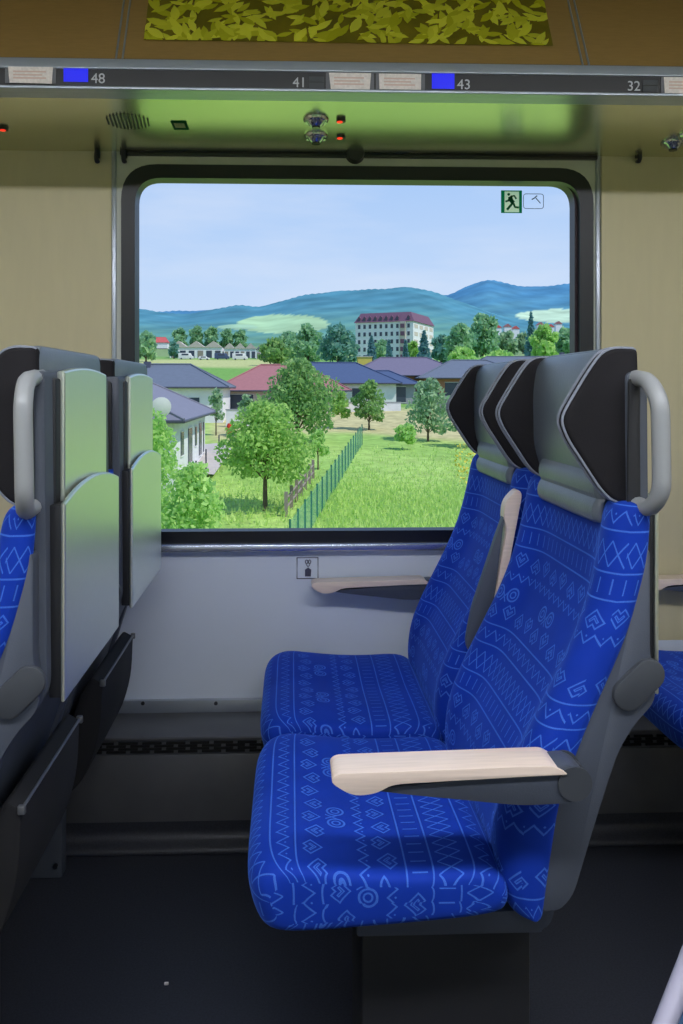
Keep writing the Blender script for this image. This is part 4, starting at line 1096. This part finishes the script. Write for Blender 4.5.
def car(px, py, mname, lab, L=4.4, hh=1.5, van=False):
    g = GP(px, py); t = thing('van' if van else 'car', lab, 'van' if van else 'car', g, 'vehicles in the distance')
    pr = [(-L/2, .3), (L/2, .3), (L/2, hh*.55), (L*.32, hh*.62), (L*.2, hh), (-L*.36, hh), (-L/2, hh*.6)] if not van else [(-L/2, .3), (L/2, .3), (L/2, hh*.5), (L*.4, hh*.55), (L*.3, hh), (-L/2, hh)]
    bm_obj('body', prism(bmesh.new(), round_poly(pr, .12, 3), -.85, .85, 'y', .05), M[mname], t)
    bm_obj('side_glass', box(bmesh.new(), (-L*.28, -.88, hh*.64), (L*.18, .88, hh*.9)), M['pane_dark'], t, smooth=False)
    for x in (-L*.3, L*.3):
        for y in (-.82, .82): bm_obj('wheel', cyl(bmesh.new(), (x, y, .32), .32, .2, 'y', 14), M['pane_dark'], t)
car(256, 416, 'pane_dark', 'dark car parked in the carport of the red roofed house'); bpy.context.view_layer.update()
car(186, 359.5, 'render_white', 'white van parked before the long white shed', 6, 2.6, True)
car(204, 360, 'render_white', 'white car parked before the long white shed')
car(222, 359.5, 'roof_blue', 'blue van parked between the white sheds', 6, 2.5, True)
car(240, 360, 'render_white', 'white van parked left of the dark flat roofed shed', 6, 2.6, True)
# garden wall, grey board fence
g0, g1 = GP(226, 428), GP(292, 428)
t = thing('garden_wall', 'white garden wall in front of the red roofed house', 'wall', g0)
bm_obj('panel', box(bmesh.new(), (0, 0, -.5), (g1.x-g0.x, .2, 1.75)), M['render_white'], t, smooth=False)
bm_obj('coping', box(bmesh.new(), (-.05, -.05, 1.75), (g1.x-g0.x+.05, .25, 1.85)), M['render_grey'], t, smooth=False)
g0, g1 = GP(322, 412), GP(398, 410)
t = thing('garden_wall', 'low white garden wall in front of the blue roofed houses', 'wall', g0)
bm_obj('panel', box(bmesh.new(), (0, 0, -.5), (g1.x-g0.x, .2, 1.1)), M['render_white'], t, smooth=False)
bm_obj('coping', box(bmesh.new(), (-.05, -.05, 1.1), (g1.x-g0.x+.05, .25, 1.2)), M['render_grey'], t, smooth=False)
g0, g1 = GP(434, 412), GP(500, 414)
t = thing('board_fence', 'grey board fence right of the loose pale green tree', 'fence', g0)
n = 7
for i in range(n):
    x = (g1.x-g0.x)*i/n; wd = (g1.x-g0.x)/n
    bm_obj('board_panel', box(bmesh.new(), (x+.04, 0, -.3), (x+wd-.04, .08, 1.9)), M['board'], t, smooth=False)
    bm_obj('post', box(bmesh.new(), (x-.05, -.04, -.4), (x+.05, .12, 2.0)), M['gutter'], t, smooth=False)
# green wire mesh fence
A = GP(290, 565); B = GP(362, 446)
t = thing('mesh_fence', 'green wire mesh fence running away across the meadow', 'fence', A)
mm = bpy.data.materials.new('wire_mesh'); mm.use_nodes = True; nt = mm.node_tree; bs = nt.nodes['Principled BSDF']; bs.inputs['Base Color'].default_value = (*oc(128,206,178), 1)
bs.inputs['Alpha'].default_value = .40
uvn = nt.nodes.new('ShaderNodeTexCoord'); wv = nt.nodes.new('ShaderNodeTexNoise'); wv.inputs['Scale'].default_value = 3; nt.links.new(uvn.outputs['Object'], wv.inputs[0])
mr = nt.nodes.new('ShaderNodeMapRange'); mr.inputs[3].default_value = .34; mr.inputs[4].default_value = .48; nt.links.new(wv.outputs[0], mr.inputs[0]); nt.links.new(mr.outputs[0], bs.inputs['Alpha'])
d = B-A; n = 18
for i in range(n+1):
    q = d*(i/n); q.z = gz(A.y+q.y)-A.z
    bm_obj('post', tube(bmesh.new(), [q+Vector((0,0,-.3)), q+Vector((0,0,1.78))], .045, 6), M['mesh_green'], t)
b = bmesh.new(); v = [b.verts.new(x) for x in (Vector((0,0,.05)), d+Vector((0,0,.05)), d+Vector((0,0,1.7)), Vector((0,0,1.7)))]; b.faces.new(v)
bm_obj('wire_mesh', b, mm, t, smooth=False)
# old wooden fence, paving, red parasol
A = GP(286, 515); B = GP(313, 478)
t = thing('old_fence', 'short weathered wooden fence between the fruit tree and the green fence', 'fence', A); d = B-A
for i in range(7):
    q = d*(i/6); q.z = gz(A.y+q.y)-A.z
    bm_obj('post', box(bmesh.new(), q+Vector((-.09,-.09,-.2)), q+Vector((.09,.09,1.15))), M['weathered'], t, smooth=False)
for zz in (.35, .8): bm_obj('rail', tube(bmesh.new(), [Vector((0,0,zz)), d+Vector((0,0,zz))], .06, 5), M['weathered'], t)
b = bmesh.new(); q = [GP(*v)+Vector((0,0,.16)) for v in ((189, 475), (214, 477), (232, 452), (228, 444), (196, 447), (180, 470))]
b.faces.new([b.verts.new(v) for v in q]); S('trim_11', b, M['paving'], smooth=False)
g = GP(230, 444); t = thing('folded_parasol', 'folded bright red parasol standing by the terrace', 'parasol', g)
bm_obj('pole', tube(bmesh.new(), [(0,0,-.1), (0,0,1.85)], .04, 6), M['gutter'], t)
bm_obj('canopy', tube(bmesh.new(), [(0,0,.85), (0,0,1.0), (0,0,1.5), (0,0,1.72)], .30, 10, taper=[.8, 1, .95, .6]), M['cloth_red'], t)
for i, (px, py) in enumerate(((196, 486), (206, 472), (219, 455))):
    g = GP(px, py); t = tag(bm_obj('terrace_post', tube(bmesh.new(), [(0,0,-.2), (0,0,1.5)], .05, 6), M['gutter'], loc=g), 'thin dark post on the terrace edge by the dish house, %s' % ('nearest', 'middle', 'farthest')[i], 'post', 'terrace posts')
# yellow flowers
rgf = random.Random(9); b = bmesh.new()
M['flower'] = om('yellow_flowers', (250, 232, 90))
for k in range(260):
    g = GP(rgf.uniform(455, 505), rgf.uniform(449, 490)); g.z += rgf.uniform(.2, .6); s_ = .07
    u = Vector((rgf.gauss(0,1), rgf.gauss(0,1), rgf.gauss(0,1))).normalized(); v = u.orthogonal()*s_; w_ = u.cross(v)
    b.faces.new([b.verts.new(g+x) for x in (v, w_, -v, -w_)])
tag(bm_obj('yellow_flowers', b, M['flower'], smooth=False), 'patch of yellow wild flowers in the meadow behind the headrests', 'flowers', kind='stuff')
b = bmesh.new()
for k in range(14000):
    g = GP(rgf.uniform(150, 500), 0+rgf.triangular(446, 545, 500)); hgt = rgf.uniform(.15, .42); a = rgf.uniform(0, 6.28)
    if g.x < GP(316, 520).x+(g.y-40)*.09 and rgf.random() < .75: continue
    if g.x < -5.2 and 42 < g.y < 66: continue
    o = Vector((math.cos(a), math.sin(a), 0))*.06; l = Vector((rgf.gauss(0,.1), rgf.gauss(0,.1), hgt))
    b.faces.new([b.verts.new(v) for v in (g-o, g+o, g+l)])
M['blades'] = leafmat('grass_blades', (186,218,118), (212,234,146), KO*1.45)
tag(bm_obj('meadow_grass', b, M['blades'], smooth=False), 'tall bright meadow grass right of the wire fence', 'grass', kind='stuff')
